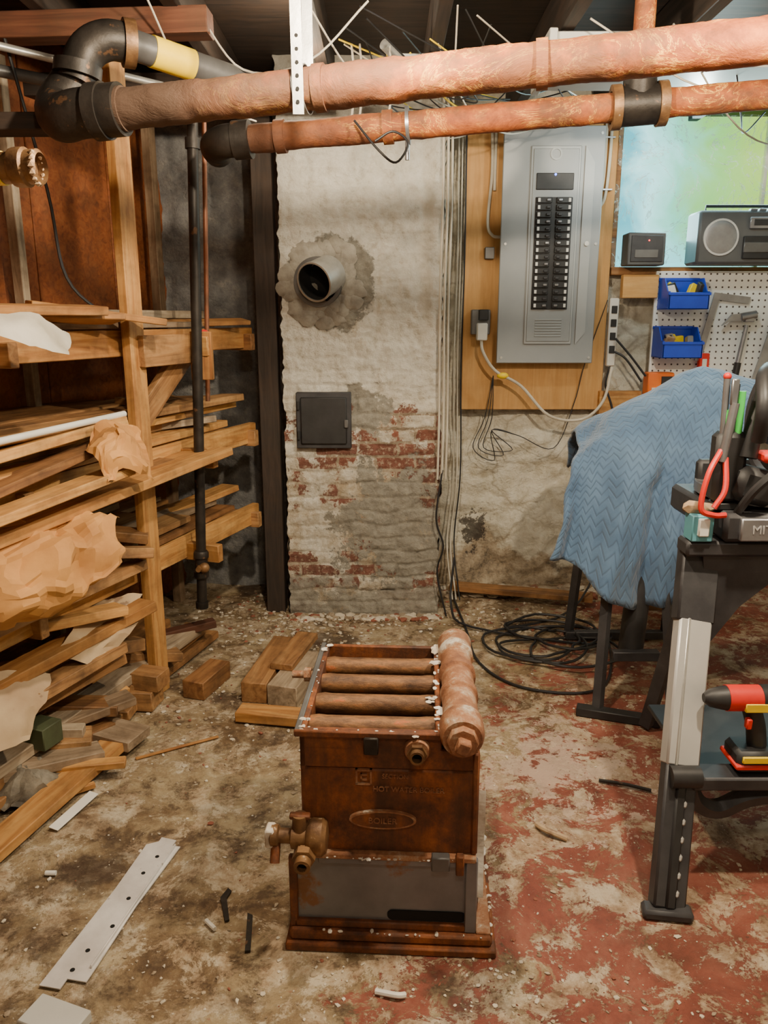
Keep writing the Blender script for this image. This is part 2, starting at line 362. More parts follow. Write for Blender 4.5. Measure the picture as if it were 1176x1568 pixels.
    def grid(s,rows,m,n=4,amp=0,freq=4,fold=None):
        cols=[catmull(r,n) for r in rows]
        full=[catmull([c[i] for c in cols],n) for i in range(len(cols[0]))]
        W=len(full); H=len(full[0]); 
        uvl=s.bm.loops.layers.uv.verify()
        vs=[[None]*H for _ in range(W)]
        for i in range(W):
            for j in range(H):
                p=full[i][j]
                if amp: p=p+noise.noise_vector(p*freq)*amp+noise.noise_vector(p*freq*3)*amp*.35
                if fold: p=p+fold(i/(W-1),j/(H-1))
                vs[i][j]=s.bm.verts.new(p)
        fs=[]
        for i in range(W-1):
            for j in range(H-1):
                f=s.bm.faces.new([vs[i][j],vs[i+1][j],vs[i+1][j+1],vs[i][j+1]]); fs.append(f)
                for l,(a,b) in zip(f.loops,[(i,j),(i+1,j),(i+1,j+1),(i,j+1)]): l[uvl].uv=(a/(W-1),b/(H-1))
        s._tag(fs,m); return s
    def done(s,name,parent=None,sharp=38,rot=None,center=True):
        bmesh.ops.recalc_face_normals(s.bm,faces=s.bm.faces)
        c=V((0,0,0))
        if center and s.bm.verts:
            lo=V([min(v.co[i] for v in s.bm.verts) for i in range(3)]); hi=V([max(v.co[i] for v in s.bm.verts) for i in range(3)]); c=(lo+hi)/2
            for v in s.bm.verts: v.co-=c
        me=bpy.data.meshes.new(name); s.bm.to_mesh(me); s.bm.free()
        for k in s.mats: me.materials.append(M[k])
        me.set_sharp_from_angle(angle=math.radians(sharp))
        ob=bpy.data.objects.new(name,me); ob.location=c; COL.objects.link(ob)
        if parent is not None: ob.parent=parent; ob.location=c-V(parent.location)
        return ob
def empty(name,loc=(0,0,0)):
    e=bpy.data.objects.new(name,None); e.location=loc; e.empty_display_size=.1; COL.objects.link(e); return e
def board(name,p0,p1,w,t,m,parent=None,up=(0,0,1),roll=0):
    p0=V(p0);p1=V(p1); d=p1-p0; F=frame(d,up)@Matrix.Rotation(math.radians(roll),3,'X')
    b=B(); b.box((0,0,0),(d.length,w,t),m,None,.003); ob=b.done(name,None,center=False)
    ob.matrix_world=Matrix.Translation((p0+p1)/2)@F.to_4x4()
    if parent is not None:
        ob.parent=parent; ob.location=V(ob.location)-V(parent.location)
    return ob
def text(body,size,loc,rot,mat,parent,ext=.0015):
    c=bpy.data.curves.new('lettering','FONT'); c.body=body; c.size=size; c.extrude=ext; c.align_x='CENTER'; c.align_y='CENTER'
    o=bpy.data.objects.new('lettering',c); o.location=loc; o.rotation_euler=[math.radians(a) for a in rot]; c.materials.append(M[mat]); COL.objects.link(o); o.parent=parent
    return o

# ---------------------------------------------------------------- camera
cam=bpy.data.cameras.new('camera'); cam.sensor_fit='VERTICAL'; cam.sensor_height=24; cam.lens=24*1184/1568
co=bpy.data.objects.new('camera',cam); co.location=(0,0,1.55); co.rotation_euler=(math.radians(76),0,0); COL.objects.link(co); SC.camera=co

# ---------------------------------------------------------------- room shell
b=B(); b.bx(-3.6,3.1,-1.6,4.7,-.1,0,'floor',0); b.done('floor',center=False)
b=B(); b.bx(-3.6,3.1,-1.6,4.7,2.72,2.8,'wood_dark',0); b.done('ceiling',center=False)
def rough_wall(x0,x1,z0,z1,y,mat,amp,nx,nz,b):
    vs=[]
    for i in range(nx+1):
        r=[]
        for j in range(nz+1):
            X=x0+(x1-x0)*i/nx; Zz=z0+(z1-z0)*j/nz
            k=amp*(noise.noise((X*3,0,Zz*4))+.5*noise.noise((X*9,3,Zz*12))+.35*noise.noise((X*25,3,Zz*28)))
            h=math.hypot((X-.54)*5.5,(Zz-.34)*4)
            if h<1: k+=.05*(1-h)
            r.append(b.bm.verts.new((X,y+k,Zz)))
        vs.append(r)
    fs=[b.bm.faces.new([vs[i][j],vs[i+1][j],vs[i+1][j+1],vs[i][j+1]]) for i in range(nx) for j in range(nz)]
    b._tag(fs,mat)
b=B()
rough_wall(-2.6,1.24,0,2.72,4.42,'foundation',.04,190,140,b)
rough_wall(1.24,3.05,0,1.80,4.42,'foundation',.04,80,80,b)
b.bx(-2.6,3.05,4.5,4.6,0,1.8,'foundation',0); b.bx(-2.6,1.24,4.5,4.6,1.8,2.72,'foundation',0)
b.bx(2.6,3.05,4.4,4.6,1.8,2.72,'foundation',0)
b.done('wall_back',center=False,sharp=180)
b=B(); b.bx(3.0,3.1,-1.6,4.6,0,2.72,'foundation',0); b.done('wall_right',center=False)
b=B(); b.bx(-3.6,3.1,-1.7,-1.6,0,2.72,'foundation',0); b.done('wall_front',center=False)
def SW(s,w,z): return V((-.96+.326*s-.946*w,3.03+.946*s+.326*w,z))
wl=B()
for i in range(12):
    s0=-4.9+i*.52
    a=SW(s0,.70,0); c2=SW(s0+.515,.70,0)
    mid=(a+c2)/2
    wl.box((mid.x,mid.y,1.36),(.515,.03,2.72),'wood_panel',Matrix.Rotation(math.atan2(.946,.326),3,'Z'),.004)
wl.done('wall_left',center=False)

e=empty('ceiling_joists',(0,1.5,2.62))
for i,x in enumerate([-2.6,-2.1,-1.62,-1.15,-.7,-.25,.2,.65,1.1,1.6,2.1,2.6]):
    board('joist_%d'%i,(x,-1.5,2.63),(x,4.38,2.63),.05,.17,'wood_dark',e)
board('header_beam',(-1.6,2.95,2.50),(-.58,2.9,2.51),.09,.08,'wood_redbrown')
board('cross_beam',(-1.6,3.6,2.50),(-.2,3.6,2.5),.09,.09,'wood_dark')
b=B(); b.bx(.60,2.6,3.05,3.35,2.42,2.535,'duct'); b.bx(.60,2.6,3.04,3.05,2.47,2.48,'steel_dark'); b.bx(.58,.61,3.03,3.37,2.41,2.54,'duct'); b.bx(1.5,1.53,3.03,3.37,2.41,2.54,'duct'); b.done('ventilation_duct')

# chimney
b=B()
def sstep(a,b_,x): 
    t=max(0,min(1,(x-a)/(b_-a))); return t*t*(3-2*t)
def cside(p0,p1,nz=110,nh=36,side=0):
    vs=[]
    p0=V(p0);p1=V(p1); nrm=V((p1-p0).normalized().cross(V((0,0,1))))
    for i in range(nh+1):
        r=[]
        for j in range(nz+1):
            q=p0+(p1-p0)*i/nh; q.z=2.72*j/nz
            k=noise.noise(q*4)*.014+noise.noise(q*14)*.009+noise.noise(q*40)*.005
            uu=q.x+q.y+.03*noise.noise(q*7); zz=q.z+.02*noise.noise(q*6+V((5,5,5)))
            row=math.floor(zz/BH); fz=zz/BH-row; fu=(uu+(BW/2 if row%2 else 0))/BW; fi=math.floor(fu); fu-=fi
            dj=min(min(fz,1-fz)*BH,min(fu,1-fu)*BW)
            strength=(.35+.65*(1-sstep(1.0,1.35,q.z)))*(.4+.9*abs(noise.noise(q*2+V((9,1,2)))))
            k-=strength*.011*(1-sstep(.002,.012,dj))
            k+=strength*.008*noise.cell(V((fi*1.3+.5,row*1.7+.5,3)))*(1 if q.z<1.25 else .4)
            q2=q+nrm*k
            cn=.014*noise.noise(V((3,side,q.z*9)))+.012*noise.noise(V((3,side,q.z*30)))
            if i in (0,nh): q2.x+=(cn if q.x>0 else -cn)
            r.append(b.bm.verts.new(q2))
        vs.append(r)
    fs=[b.bm.faces.new([vs[i][j],vs[i+1][j],vs[i+1][j+1],vs[i][j+1]]) for i in range(nh) for j in range(nz)]
    b._tag(fs,'chimney'); return vs
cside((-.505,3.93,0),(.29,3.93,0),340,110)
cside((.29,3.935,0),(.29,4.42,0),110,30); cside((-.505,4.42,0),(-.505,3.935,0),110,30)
b.done('brick_chimney',center=False,sharp=180)
F=B()
F.ring((-.315,3.95,1.73),(-.12,-1,-.1),.118,.10,.055,'steel_dark',44)
F.lathe((-.315,3.93,1.73),(-.12,-1,-.1),[(0,.0),(.105,.0)],'void',44)
ax=V((-.55,-1,-.38)).normalized(); p0=V((-.265,3.93,1.765))
F.ring(p0,ax,.090,.086,.145,'steel_galv',44); F.ring(p0+ax*.133,ax,.094,.086,.014,'steel_galv',44)
F.lathe(p0+ax*.01,ax,[(.0855,.13),(.0855,.0),(0,0)],'void',44)
F.done('flue_pipe_thimble')
b=B(); random.seed(4)
for k in range(70):
    a=k/70*6.283*3; rr=U(.115,.19)
    b.ball((-.30+rr*math.cos(a),3.927,1.73+rr*math.sin(a)),U(.025,.045),'mortar',(1.1,.26,1),2,.5)
b.done('mortar_ring')
b=B(); b.bx(-.442,-.165,3.895,3.94,.912,1.195,'stand_grey',.004); b.bx(-.42,-.187,3.88,3.90,.935,1.172,'black',.006)
b.bx(-.20,-.18,3.868,3.885,1.02,1.06,'steel_dark'); b.cyl((-.431,3.885,.96),(-.431,3.885,1.0),.007,'black'); b.cyl((-.431,3.885,1.11),(-.431,3.885,1.15),.007,'black')
b.done('chimney_cleanout_door')
board('dark_post',(-.585,4.0,0),(-.585,4.0,2.54),.10,.09,'wood_dark')

b=B()
for x,y0 in ((.275,3.900),(.297,3.900),(.318,3.92)):
    b.tube([(x,y0,2.55),(x+.004,y0,2.1),(x-.003,y0,1.6),(x+.003,y0,1.1),(x,y0,.75)],.006,'wire_white')
for i in range(3):
    x=.385+.02*i; b.tube([(x,4.33,2.6),(x+U(-.01,.01),4.33,1.9),(x,4.33,1.3),(x+.01,4.33,.7),(x-.02,4.3,.3),(x,4.1,.02)],.004,'wire_white' if i<2 else 'wire_black')
b.tube([(.30,3.9,.8),(.27,3.88,.55),(.31,3.88,.4),(.28,3.88,.25),(.33,3.85,.02)],.005,'wire_black')
b.done('hanging_cables')

# ---------------------------------------------------------------- electrical
board('plywood_backing',(.82,4.345,1.06),(.82,4.345,2.54),.78,.025,'plywood',None,(0,1,0))
P=B(); yf=4.25
P.bx(.64,1.09,yf,4.332,1.34,2.47,'grey_panel',.004)
P.bx(.605,1.12,yf-.012,yf,1.32,2.495,'grey_panel',.006)
P.bx(.745,1.0,yf-.022,yf-.01,1.42,2.40,'grey_panel_l',.004)
P.bx(.757,.988,yf-.027,yf-.02,1.435,2.385,'grey_panel',.002)
P.ring((.87,yf-.02,2.36),(0,-1,0),.03,.022,.012,'grey_panel_l')
P.bx(.775,.965,yf-.034,yf-.025,2.19,2.27,'black',.003)
P.bx(.775,.965,yf-.032,yf-.025,1.60,2.155,'black',.002)
nrow=16
for r in range(nrow):
    z=1.62+r*(.52/(nrow-1))
    for sx in (-1,1):
        P.box((.87+sx*.05,yf-.036,z),(.075,.014,.028),'black',None,.002)
        P.box((.87+sx*.03,yf-.047,z),(.02,.012,.012),'tool_steel' if (r%3==0) else 'stand_grey',None,.002)
        P.box((.87+sx*.078,yf-.0435,z),(.012,.002,.018),'white',None,0)
for i in range(7): P.bx(.80,.94,yf-.031,yf-.026,1.46+i*.014,1.466+i*.014,'grey_panel_l',.001)
P.ball((.87,yf-.036,2.262),.006,'led_blue'); P.cyl((1.05,yf-.03,1.93),(1.05,yf-.01,1.93),.012,'steel_galv')
for x in (.63,1.1):
    for z in (1.35,1.93,2.46): P.cyl((x,yf-.016,z),(x,yf-.01,z),.007,'steel_galv')
P.prism([(0,0),(.05,.06),(.05,.9),(0,.98)],(1.02,yf-.018,1.42),None,.008,'grey_panel_l')
P.done('electrical_panel')
b=B()
b.bx(.47,.57,4.27,4.33,1.47,1.60,'steel_dark',.004); b.bx(.505,.555,4.225,4.275,1.545,1.60,'black',.004); b.bx(.495,.55,4.215,4.27,1.44,1.53,'white',.005)
b.bx(.535,.585,4.30,4.33,1.86,1.92,'steel_dark'); b.done('outlet_box')
b=B(); b.tube([(.52,4.24,1.45),(.53,4.22,1.38),(.60,4.22,1.28),(.74,4.22,1.20),(.90,4.22,1.04),(1.08,4.22,1.02),(1.19,4.22,1.12),(1.23,4.24,1.3)],.008,'wire_white')
b.ball((.64,4.22,1.255),.025,'yellow',(1.3,.7,.7)); b.done('extension_cord_white')
b=B()
for k in range(3):
    b.tube([(.60,4.3,1.25),(.56+.02*k,4.3,1.02),(.5+.03*k,4.3,.85),(.62+.05*k,4.29,.78+.03*k),(.6,4.29,.95),(.75,4.29,.92),(.95,4.29,.85),(1.05,4.29,1.1),(1.10,4.3,1.32),(1.2,4.3,1.65)],.0025,'wire_black')
b.done('thin_black_wires')
b=B(); b.bx(1.215,1.265,4.30,4.33,1.30,1.66,'white',.006)
for i in range(4): b.bx(1.225,1.255,4.294,4.302,1.37+i*.07,1.41+i*.07,'black',.002)
b.tube([(1.24,4.31,1.3),(1.22,4.3,1.2),(1.26,4.29,1.08),(1.3,4.28,.9)],.006,'wire_black'); b.tube([(1.25,4.28,1.38),(1.31,4.26,1.34),(1.4,4.25,1.22)],.006,'wire_black'); b.tube([(1.25,4.28,1.45),(1.33,4.26,1.36),(1.42,4.25,1.25)],.006,'wire_black')
b.done('power_strip')
b=B()
b.tube([(.55,4.31,2.6),(.56,4.31,2.3),(.545,4.31,2.05),(.57,4.31,1.98),(.62,4.31,1.97)],.008,'wire_white')
b.tube([(.575,4.31,2.6),(.575,4.31,2.2)],.008,'wire_white',smooth=False)
b.tube([(1.165,4.31,2.6),(1.165,4.31,2.35),(1.15,4.31,2.16),(1.10,4.3,2.1)],.008,'wire_white')
b.tube([(1.14,4.31,2.6),(1.14,4.31,2.3),(1.13,4.3,2.2)],.008,'wire_white')
for z in (2.45,2.2): b.bx(1.12,1.185,4.3,4.33,z,z+.008,'tool_steel',.001)
b.done('house_wiring')

# ---------------------------------------------------------------- window
b=B(); b.bx(1.24,2.6,4.52,4.53,1.83,2.6,'window_day',0); b.done('window_1')
b=B(); b.bx(1.22,2.65,4.34,4.56,1.78,1.822,'wood_old',.004); b.bx(1.22,1.25,4.38,4.56,1.82,2.6,'wood_old',.004); b.bx(2.05,2.07,4.49,4.52,1.82,2.6,'white',.003); b.bx(1.22,2.65,4.38,4.56,2.6,2.72,'wood_dark',.004); b.done('trim_window')
rows=[]
for i in range(8):
    x=1.22+i*.2; rows.append([(x,4.385+.02*math.sin(j*2.1+i*1.7)-.01,1.84+j*.125) for j in range(7)])
b=B(); b.grid(rows,'plastic',5,.03,7); b.done('plastic_window_sheet',sharp=180)
b=B(); rx0,rx1=1.60,2.2
b.bx(rx0,rx1,4.16,4.33,1.825,2.085,'radio_grey',.012)
b.bx(1.83,2.18,4.145,4.165,1.85,1.96,'black',.004); b.bx(1.85,2.12,4.14,4.15,1.995,2.05,'tool_steel',.003)
b.bx(1.87,2.09,4.136,4.142,2.01,2.04,'black',.001)
b.ring((1.715,4.165,1.955),(0,-1,0),.09,.08,.012,'alu',36); b.lathe((1.715,4.155,1.955),(0,-1,0),[(.079,0),(.05,.006),(.02,-.002),(0,.006)],'tool_steel',36)
b.bx(1.83,2.0,4.14,4.15,1.88,1.93,'steel_dark',.003)
for i in range(6): b.bx(1.86+i*.045,1.895+i*.045,4.17,4.20,2.085,2.095,'tool_steel',.002)
b.tube([(1.66,4.25,2.08),(1.66,4.25,2.115),(2.14,4.25,2.115),(2.14,4.25,2.08)],.008,'black',smooth=False)
b.cyl((1.9,4.3,2.09),(2.1,4.3,2.14),.004,'tool_steel')
b.done('portable_radio')
b=B(); b.bx(1.265,1.46,4.22,4.335,1.823,1.985,'radio_grey',.005); b.bx(1.28,1.445,4.214,4.222,1.84,1.97,'stand_grey',.002); b.ball((1.37,4.212,1.945),.004,'led_red'); b.bx(1.30,1.42,4.21,4.216,1.86,1.9,'steel_dark',.001)
b.done('battery_charger')
board('wood_block',(1.275,4.32,1.72),(1.465,4.32,1.72),.12,.05,'plywood',None,(0,1,0))
board('wood_block.001',(1.19,4.32,1.10),(1.42,4.32,1.10),.13,.05,'wood_pine',None,(0,1,0))
b=B(); b.bx(1.46,2.7,4.325,4.34,1.10,1.80,'pegboard',.001); b.done('pegboard',center=False)
def bin_(z0,x0,stuff):
    b=B(); x1=x0+.21; z1=z0+.16; y0=4.15; y1=4.322; t=.006
    b.bx(x0,x1,y0,y1,z0,z0+t,'blue',.002); b.bx(x0,x1,y1-t,y1,z0,z1,'blue',.002)
    for xx in (x0,x1-t):
        b.prism([(0,0),(.172,0),(.172,.16),(.09,.16),(.03,.09),(0,.09)],(xx+t/2,y0,z0),Matrix.Rotation(math.radians(90),3,'Z'),t,'blue')
    b.bx(x0,x1,y0,y0+t,z0,z0+.075,'blue',.002); b.bx(x0-.006,x1+.006,y0-.006,y0+.004,z0+.07,z0+.085,'blue',.002)
    b.bx(x0-.005,x1+.005,y1-.012,y1,z1-.012,z1+.004,'blue',.002)
    for i in range(6):
        mm=random.choice(stuff); b.box((x0+U(.03,.18),U(4.19,4.28),z0+U(.06,.1)),(U(.02,.05),U(.02,.05),U(.05,.09)),mm,(U(-30,30),U(-30,30),0),.004)
    return b.done('blue_storage_bin')
bin_(1.60,1.475,['black','yellow','white']); bin_(1.35,1.465,['yellow','black','tool_steel','mesh_tan'])
b=B(); b.prism([(0,0),(.035,0),(.1,.32),(.26,.30),(.27,.335),(.075,.36)],(1.70,4.31,1.33),None,.008,'tool_steel'); b.done('carpenter_square')
b=B(); b.cyl((1.92,4.30,1.22),(1.96,4.30,1.52),.014,'tool_steel',.011); b.cyl((1.92,4.30,1.18),(1.935,4.30,1.32),.018,'black')
b.cyl((1.92,4.29,1.56),(2.0,4.29,1.575),.022,'tool_steel'); b.prism([(0,-.02),(-.07,-.02),(-.11,-.045),(-.06,.015),(0,.02)],(1.93,4.29,1.56),None,.02,'tool_steel'); b.box((1.965,4.29,1.555),(.05,.03,.04),'tool_steel'); b.done('claw_hammer')
b=B(); b.bx(1.72,1.775,4.29,4.322,1.22,1.37,'red',.004); b.bx(1.735,1.76,4.285,4.292,1.29,1.34,'white',.002); b.bx(1.735,1.76,4.285,4.292,1.24,1.26,'white',.002); b.done('torpedo_level')
b=B(); b.bx(1.43,1.57,4.23,4.32,1.12,1.27,'orange',.006); b.bx(1.45,1.52,4.222,4.232,1.14,1.19,'white',.001); b.bx(1.5,1.56,4.222,4.232,1.2,1.25,'black',.001); b.done('orange_box')
b=B(); b.prism([(0,0),(.05,0),(.2,.5),(.13,.52)],(2.0,4.30,1.15),None,.012,'tool_steel'); b.box((2.02,4.29,1.16),(.07,.03,.12),'black'); b.done('hand_saw')
b=B(); b.bx(1.40,2.7,3.95,4.30,1.0,1.04,'wood_old'); 
for x in (1.45,2.6):
    for y in (3.98,4.2): b.bx(x,x+.08,y,y+.08,0,1.0,'wood_old')
b.done('workbench')

# ---------------------------------------------------------------- pipes
P=B()
a=V((-.80,2.47,2.14)); c=V((.955,2.15,2.223)); d=(c-a).normalized(); L=3.0
prof=[(0,0),(.050,0)]
for k in range(220):
    t=L*k/220
    prof.append((.055+.003*noise.noise((t*6,1,2))+.0018*noise.noise((t*30,5,2)),t))
prof+= [(0,L)]
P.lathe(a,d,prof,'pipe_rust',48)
for v in P.bm.verts: v.co+=noise.noise_vector(v.co*14)*.004+noise.noise_vector(v.co*45)*.002
for t in (.02,.62,1.22,2.1): P.ring(a+d*t,d,.061,.05,.03,'pipe_rust',32)
P.ring(a+d*(-.02),d,.072,.05,.06,'iron_black',32)
P.done('steam_pipe',center=False)
P=B()
e0=a-d*.02; P.tube([e0,e0-d*.08,e0-d*.14+V((0,.02,-.0)),e0-d*.17+V((.0,.08,.05)),e0-d*.14+V((.03,.12,.14))],.068,'iron_black',24,6)
P.ring(e0-d*.03,d,.078,.05,.04,'iron_black',32)
P.tube([(-.93,2.58,2.24),(-.90,2.6,2.33),(-.84,2.62,2.37),(-.77,2.66,2.37)],.056,'iron_black',24,6)
P.ring((-.925,2.58,2.26),(.1,.02,.6),.07,.05,.035,'iron_black'); P.ring((-.80,2.645,2.372),(.4,.2,-.01),.068,.05,.035,'brass')
q0=V((-.78,2.65,2.37)); q1=V((-.45,2.95,2.33)); P.cyl(q0,q1,.044,'steel_dark',seg=28); dd=(q1-q0).normalized()
P.ring(q0+dd*.07,dd,.0465,.04,.14,'yellow',32)
P.done('riser_pipe_elbow')
P=B(); a2=V((-.50,2.97,2.165)); c2=V((1.263,2.80,2.267)); d2=(c2-a2).normalized(); L=2.6
prof=[(0,0)]+[(.046+.0025*noise.noise((L*k/160*6,7,2)),L*k/160) for k in range(161)]+[(0,L)]
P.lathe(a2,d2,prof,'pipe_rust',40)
for v in P.bm.verts: v.co+=noise.noise_vector(v.co*14)*.003+noise.noise_vector(v.co*45)*.0018
for t in (.12,.5,1.9): P.ring(a2+d2*t,d2,.055,.04,.035,'pipe_rust')
P.ring(a2+d2*-.03,d2,.064,.04,.06,'iron_black'); P.tube([a2,a2-d2*.06,a2-d2*.11+V((0,.06,.0)),a2-d2*.12+V((0,.15,.0))],.056,'iron_black',20)
tj=a2+d2*1.36; P.cyl(tj-d2*.08,tj+d2*.08,.062,'iron_black'); P.ring(tj-d2*.09,d2,.07,.05,.03,'brass'); P.ring(tj+d2*.06,d2,.07,.05,.03,'brass')
P.cyl(tj,tj+V((0,0,.09)),.055,'iron_black'); P.cyl(tj,tj+V((0,0,.46)),.034,'pipe_rust')
P.ring(a2+d2*.58,d2,.062,.045,.012,'tool_steel'); P.cyl(a2+d2*.585+V((.0,-.0,-.11)),a2+d2*.585+V((0,0,-.045)),.008,'tool_steel')
P.done('return_pipe',center=False)
b=B(); px=a+d*((-.224+.80)/1.755*1.78); 
b.prism([(-.015,0),(.015,0),(.012,.5),(-.018,.5)],(px.x-.006,px.y-.066,2.09),(1.5,0,0),.003,'steel_galv')
b.prism([(-.015,0),(.015,0),(.015,.42),(-.015,.42)],(px.x+.01,px.y+.066,2.15),(-1.5,0,0),.003,'steel_galv')
b.ring(px-d*.015,d,.064,.061,.03,'steel_galv')
for i in range(14): b.cyl((px.x-.007,px.y-.073,2.12+i*.032),(px.x-.007,px.y-.066,2.12+i*.032),.005,'void',seg=10)
b.done('perforated_hanger_strap')
P=B(); t0=V((-.74,3.3,2.54)); b0=V((-.825,3.3,.28)); dv=(b0-t0).normalized()
P.cyl(t0,b0,.022,'iron_black'); 
P.lathe(b0-dv*.27,dv,[(0,0),(.028,0),(.034,.01),(.034,.03),(.028,.035),(.028,.09),(.034,.095),(.034,.12),(.026,.13),(0,.13)],'iron_black',16)
P.ball(b0-dv*.2+V((.02,-.03,0)),.024,'brass'); P.cyl(b0-dv*.2,b0-dv*.2+V((.0,-.06,.0)),.012,'brass'); P.ring(b0-dv*.03,dv,.028,.01,.03,'iron_black')
P.ring(t0+dv*.3,dv,.03,.02,.04,'iron_black'); P.done('vertical_drain_pipe')
P=B(); P.cyl((-.72,3.42,2.54),(-.775,3.42,1.2),.010,'copper'); P.cyl((-.765,3.42,1.48),(-.765,3.36,1.48),.01,'copper'); P.ring((-.765,3.37,1.48),(0,-1,0),.028,.004,.01,'red',16); P.ball((-.765,3.42,1.48),.018,'copper'); P.ball((-.767,3.42,1.42),.015,'copper'); P.done('copper_water_line')
P=B(); P.cyl((-1.55,1.96,1.865),(-.80,1.89,1.885),.034,'brass',seg=28); P.lathe((-.84,1.894,1.884),(1,-.08,.02),[(.03,.0),(.041,0),(.043,.01),(.043,.03),(.037,.035),(.038,.06),(.03,.065),(.028,.02),(0,.02)],'brass',24)
for k in range(14):
    a_=k*.45; P.ball((-.785,1.889+.034*math.cos(a_),1.885+.034*math.sin(a_)),U(.006,.011),'mesh_tan',(.8,1,1),1,.5)
P.ring((-.955,1.9035,1.8815),(1,-.08,.02),.0365,.03,.09,'yellow',28); P.done('gas_pipe_stub')
P=B(); P.cyl((-1.9,2.34,2.46),(-.83,3.2,2.40),.013,'steel_galv'); P.cyl((-1.8,2.5,2.38),(-.85,3.3,2.36),.02,'steel_dark')
P.done('electrical_conduit')
board('overhead_plank',(-1.5,2.6,2.13),(-.96,2.68,2.15),.11,.05,'wood_dark')
b=B()
random.seed(3)
def wire(p,q,sag,mat,r=.0035):
    p=V(p);q=V(q); b.tube([p,p.lerp(q,.3)+V((U(-.04,.04),0,-sag)),p.lerp(q,.65)+V((U(-.04,.04),0,-sag*.9)),q],r,mat,6)
wire((-.62,2.9,2.54),(-.05,2.8,2.54),.18,'wire_white'); wire((-.75,2.75,2.54),(-.5,3.3,2.3),.1,'wire_white'); 
wire((-.25,2.8,2.54),(.1,3.4,2.5),.12,'wire_white'); wire((.1,3.3,2.54),(.9,4.3,2.5),.1,'yellow',.004); wire((.2,3.2,2.54),(.8,4.3,2.5),.14,'wire_white')
wire((.7,2.95,2.54),(1.9,2.95,2.5),.2,'wire_white'); wire((1.0,3.0,2.54),(2.2,4.0,2.5),.25,'wire_white'); wire((1.2,3.0,2.54),(1.8,4.0,2.5),.2,'wire_black')
for k in range(26): wire((U(-.3,.6),U(2.8,4.0),2.54),(U(0,1.2),U(3.2,4.3),2.53),U(.03,.16),random.choice(['wire_white','wire_white','wire_black','wire_black','yellow']),.003)
for x in (-.12,.02,-.09): b.tube([(x,3.2,2.54),(x+.01,3.2,2.40),(x-.01,3.25,2.26)],.004,'wire_white')
b.tube([(-.1,2.85,2.2),(-.02,2.8,2.1),(.04,2.8,2.06),(.08,2.8,2.12),(.03,2.82,2.16),(-.03,2.82,2.13)],.004,'wire_black')
b.tube([(-1.28,2.9,2.5),(-1.2,2.95,2.0),(-1.18,3.0,1.7),(-1.05,3.05,1.55)],.006,'wire_black')
b.done('ceiling_wires')
b=B(); b.bx(.02,.2,3.3,3.4,2.42,2.54,'steel_galv'); b.bx(-.1,.02,3.32,3.38,2.45,2.48,'copper'); b.cyl((0.,3.2,2.54),(.12,3.35,2.48),.02,'steel_galv'); b.done('junction_box')

# ---------------------------------------------------------------- shelving
sh=empty('lumber_rack',(-1.2,2.8,0))
random.seed(11)
def post(s,w,mat='wood_pine',x=.09,y=.04,h=2.54,n='post'):
    p=SW(s,w,0); board(n,p,(p.x,p.y,h),y,x,mat,sh,(0.946*-1,.326,0))
post(0,0,'wood_pine',.04,.09)
post(-1.9,0); post(.98,.55,'wood_grey',.05,.05); post(.1,.6,'wood_grey',.05,.04); post(-.9,.6,'wood_grey')
for z,mt in ((1.46,'wood_pine'),(.98,'wood_pine'),(.55,'wood_pine')):
    board('front_beam',SW(-2.3,.06,z),SW(1.02,.06,z),.038,.10,mt,sh)
    board('rear_beam',SW(-2.3,.58,z),SW(1.0,.58,z),.038,.09,'wood_old',sh)
    for s in (-1.5,-.6,.35,.95):
        board('cross_arm',SW(s,-.12 if s==.35 else .0,z-.02),SW(s,.62,z-.02),.04,.08,'wood_pine' if s==.35 else 'wood_old',sh)
board('diagonal_brace',SW(.05,.04,1.15),SW(.42,.02,1.44),.10,.035,'wood_old',sh,(.946,-.326,0))
board('brace_block',SW(.0,-.03,1.43),SW(.42,-.03,1.43),.12,.035,'wood_old',sh,(.946,-.326,0))
board('upright_plank',SW(.35,-.08,1.30),SW(.35,-.08,1.50),.09,.035,'wood_pine',sh)
board('front_plank',(-1.42,1.75,.87),(-.76,3.38,.985),.22,.035,'wood_pine',sh,roll=-4)
board('front_plank',(-1.50,1.8,.86),(-.93,3.2,.97),.14,.035,'wood_old',sh)
def pile(z,smin,smax,wmin=.02,wmax=.56,mats=('wood_pine','wood_pine','wood_old','wood_old','wood_old','wood_grey'),layers=2,dang=.05,wid=(.08,.19),th=(.02,.042)):
    pl=empty('lumber_stack',tuple(SW(-.3,.3,z))); zz=z
    for l in range(layers):
        tt=U(*th); w=wmin+R()*.04
        while w<wmax:
            wd=U(*wid); s0=U(smin,smin+.6); s1=U(smax-.7,smax)
            if l>0 and R()<.25: w+=wd; continue
            dw=U(-dang,dang); t=tt*U(.75,1)
            board('plank',SW(s0,w+wd/2+dw,zz+t/2),SW(s1,w+wd/2-dw,zz+t/2+U(-.002,.004)),wd,t,random.choice(mats),pl,roll=U(-2,2))
            w+=wd+U(.002,.03)
        zz+=tt+.003
pile(1.515,-2.0,1.0,layers=2,dang=.05)
pile(1.035,-2.0,1.0,layers=4,dang=.07)
pile(.605,-1.9,1.0,layers=2,dang=.08)
pile(.02,-1.6,.6,wmin=.0,layers=4,dang=.08,th=(.03,.05))
od=empty('loose_boards',(-1.1,2.8,.8))
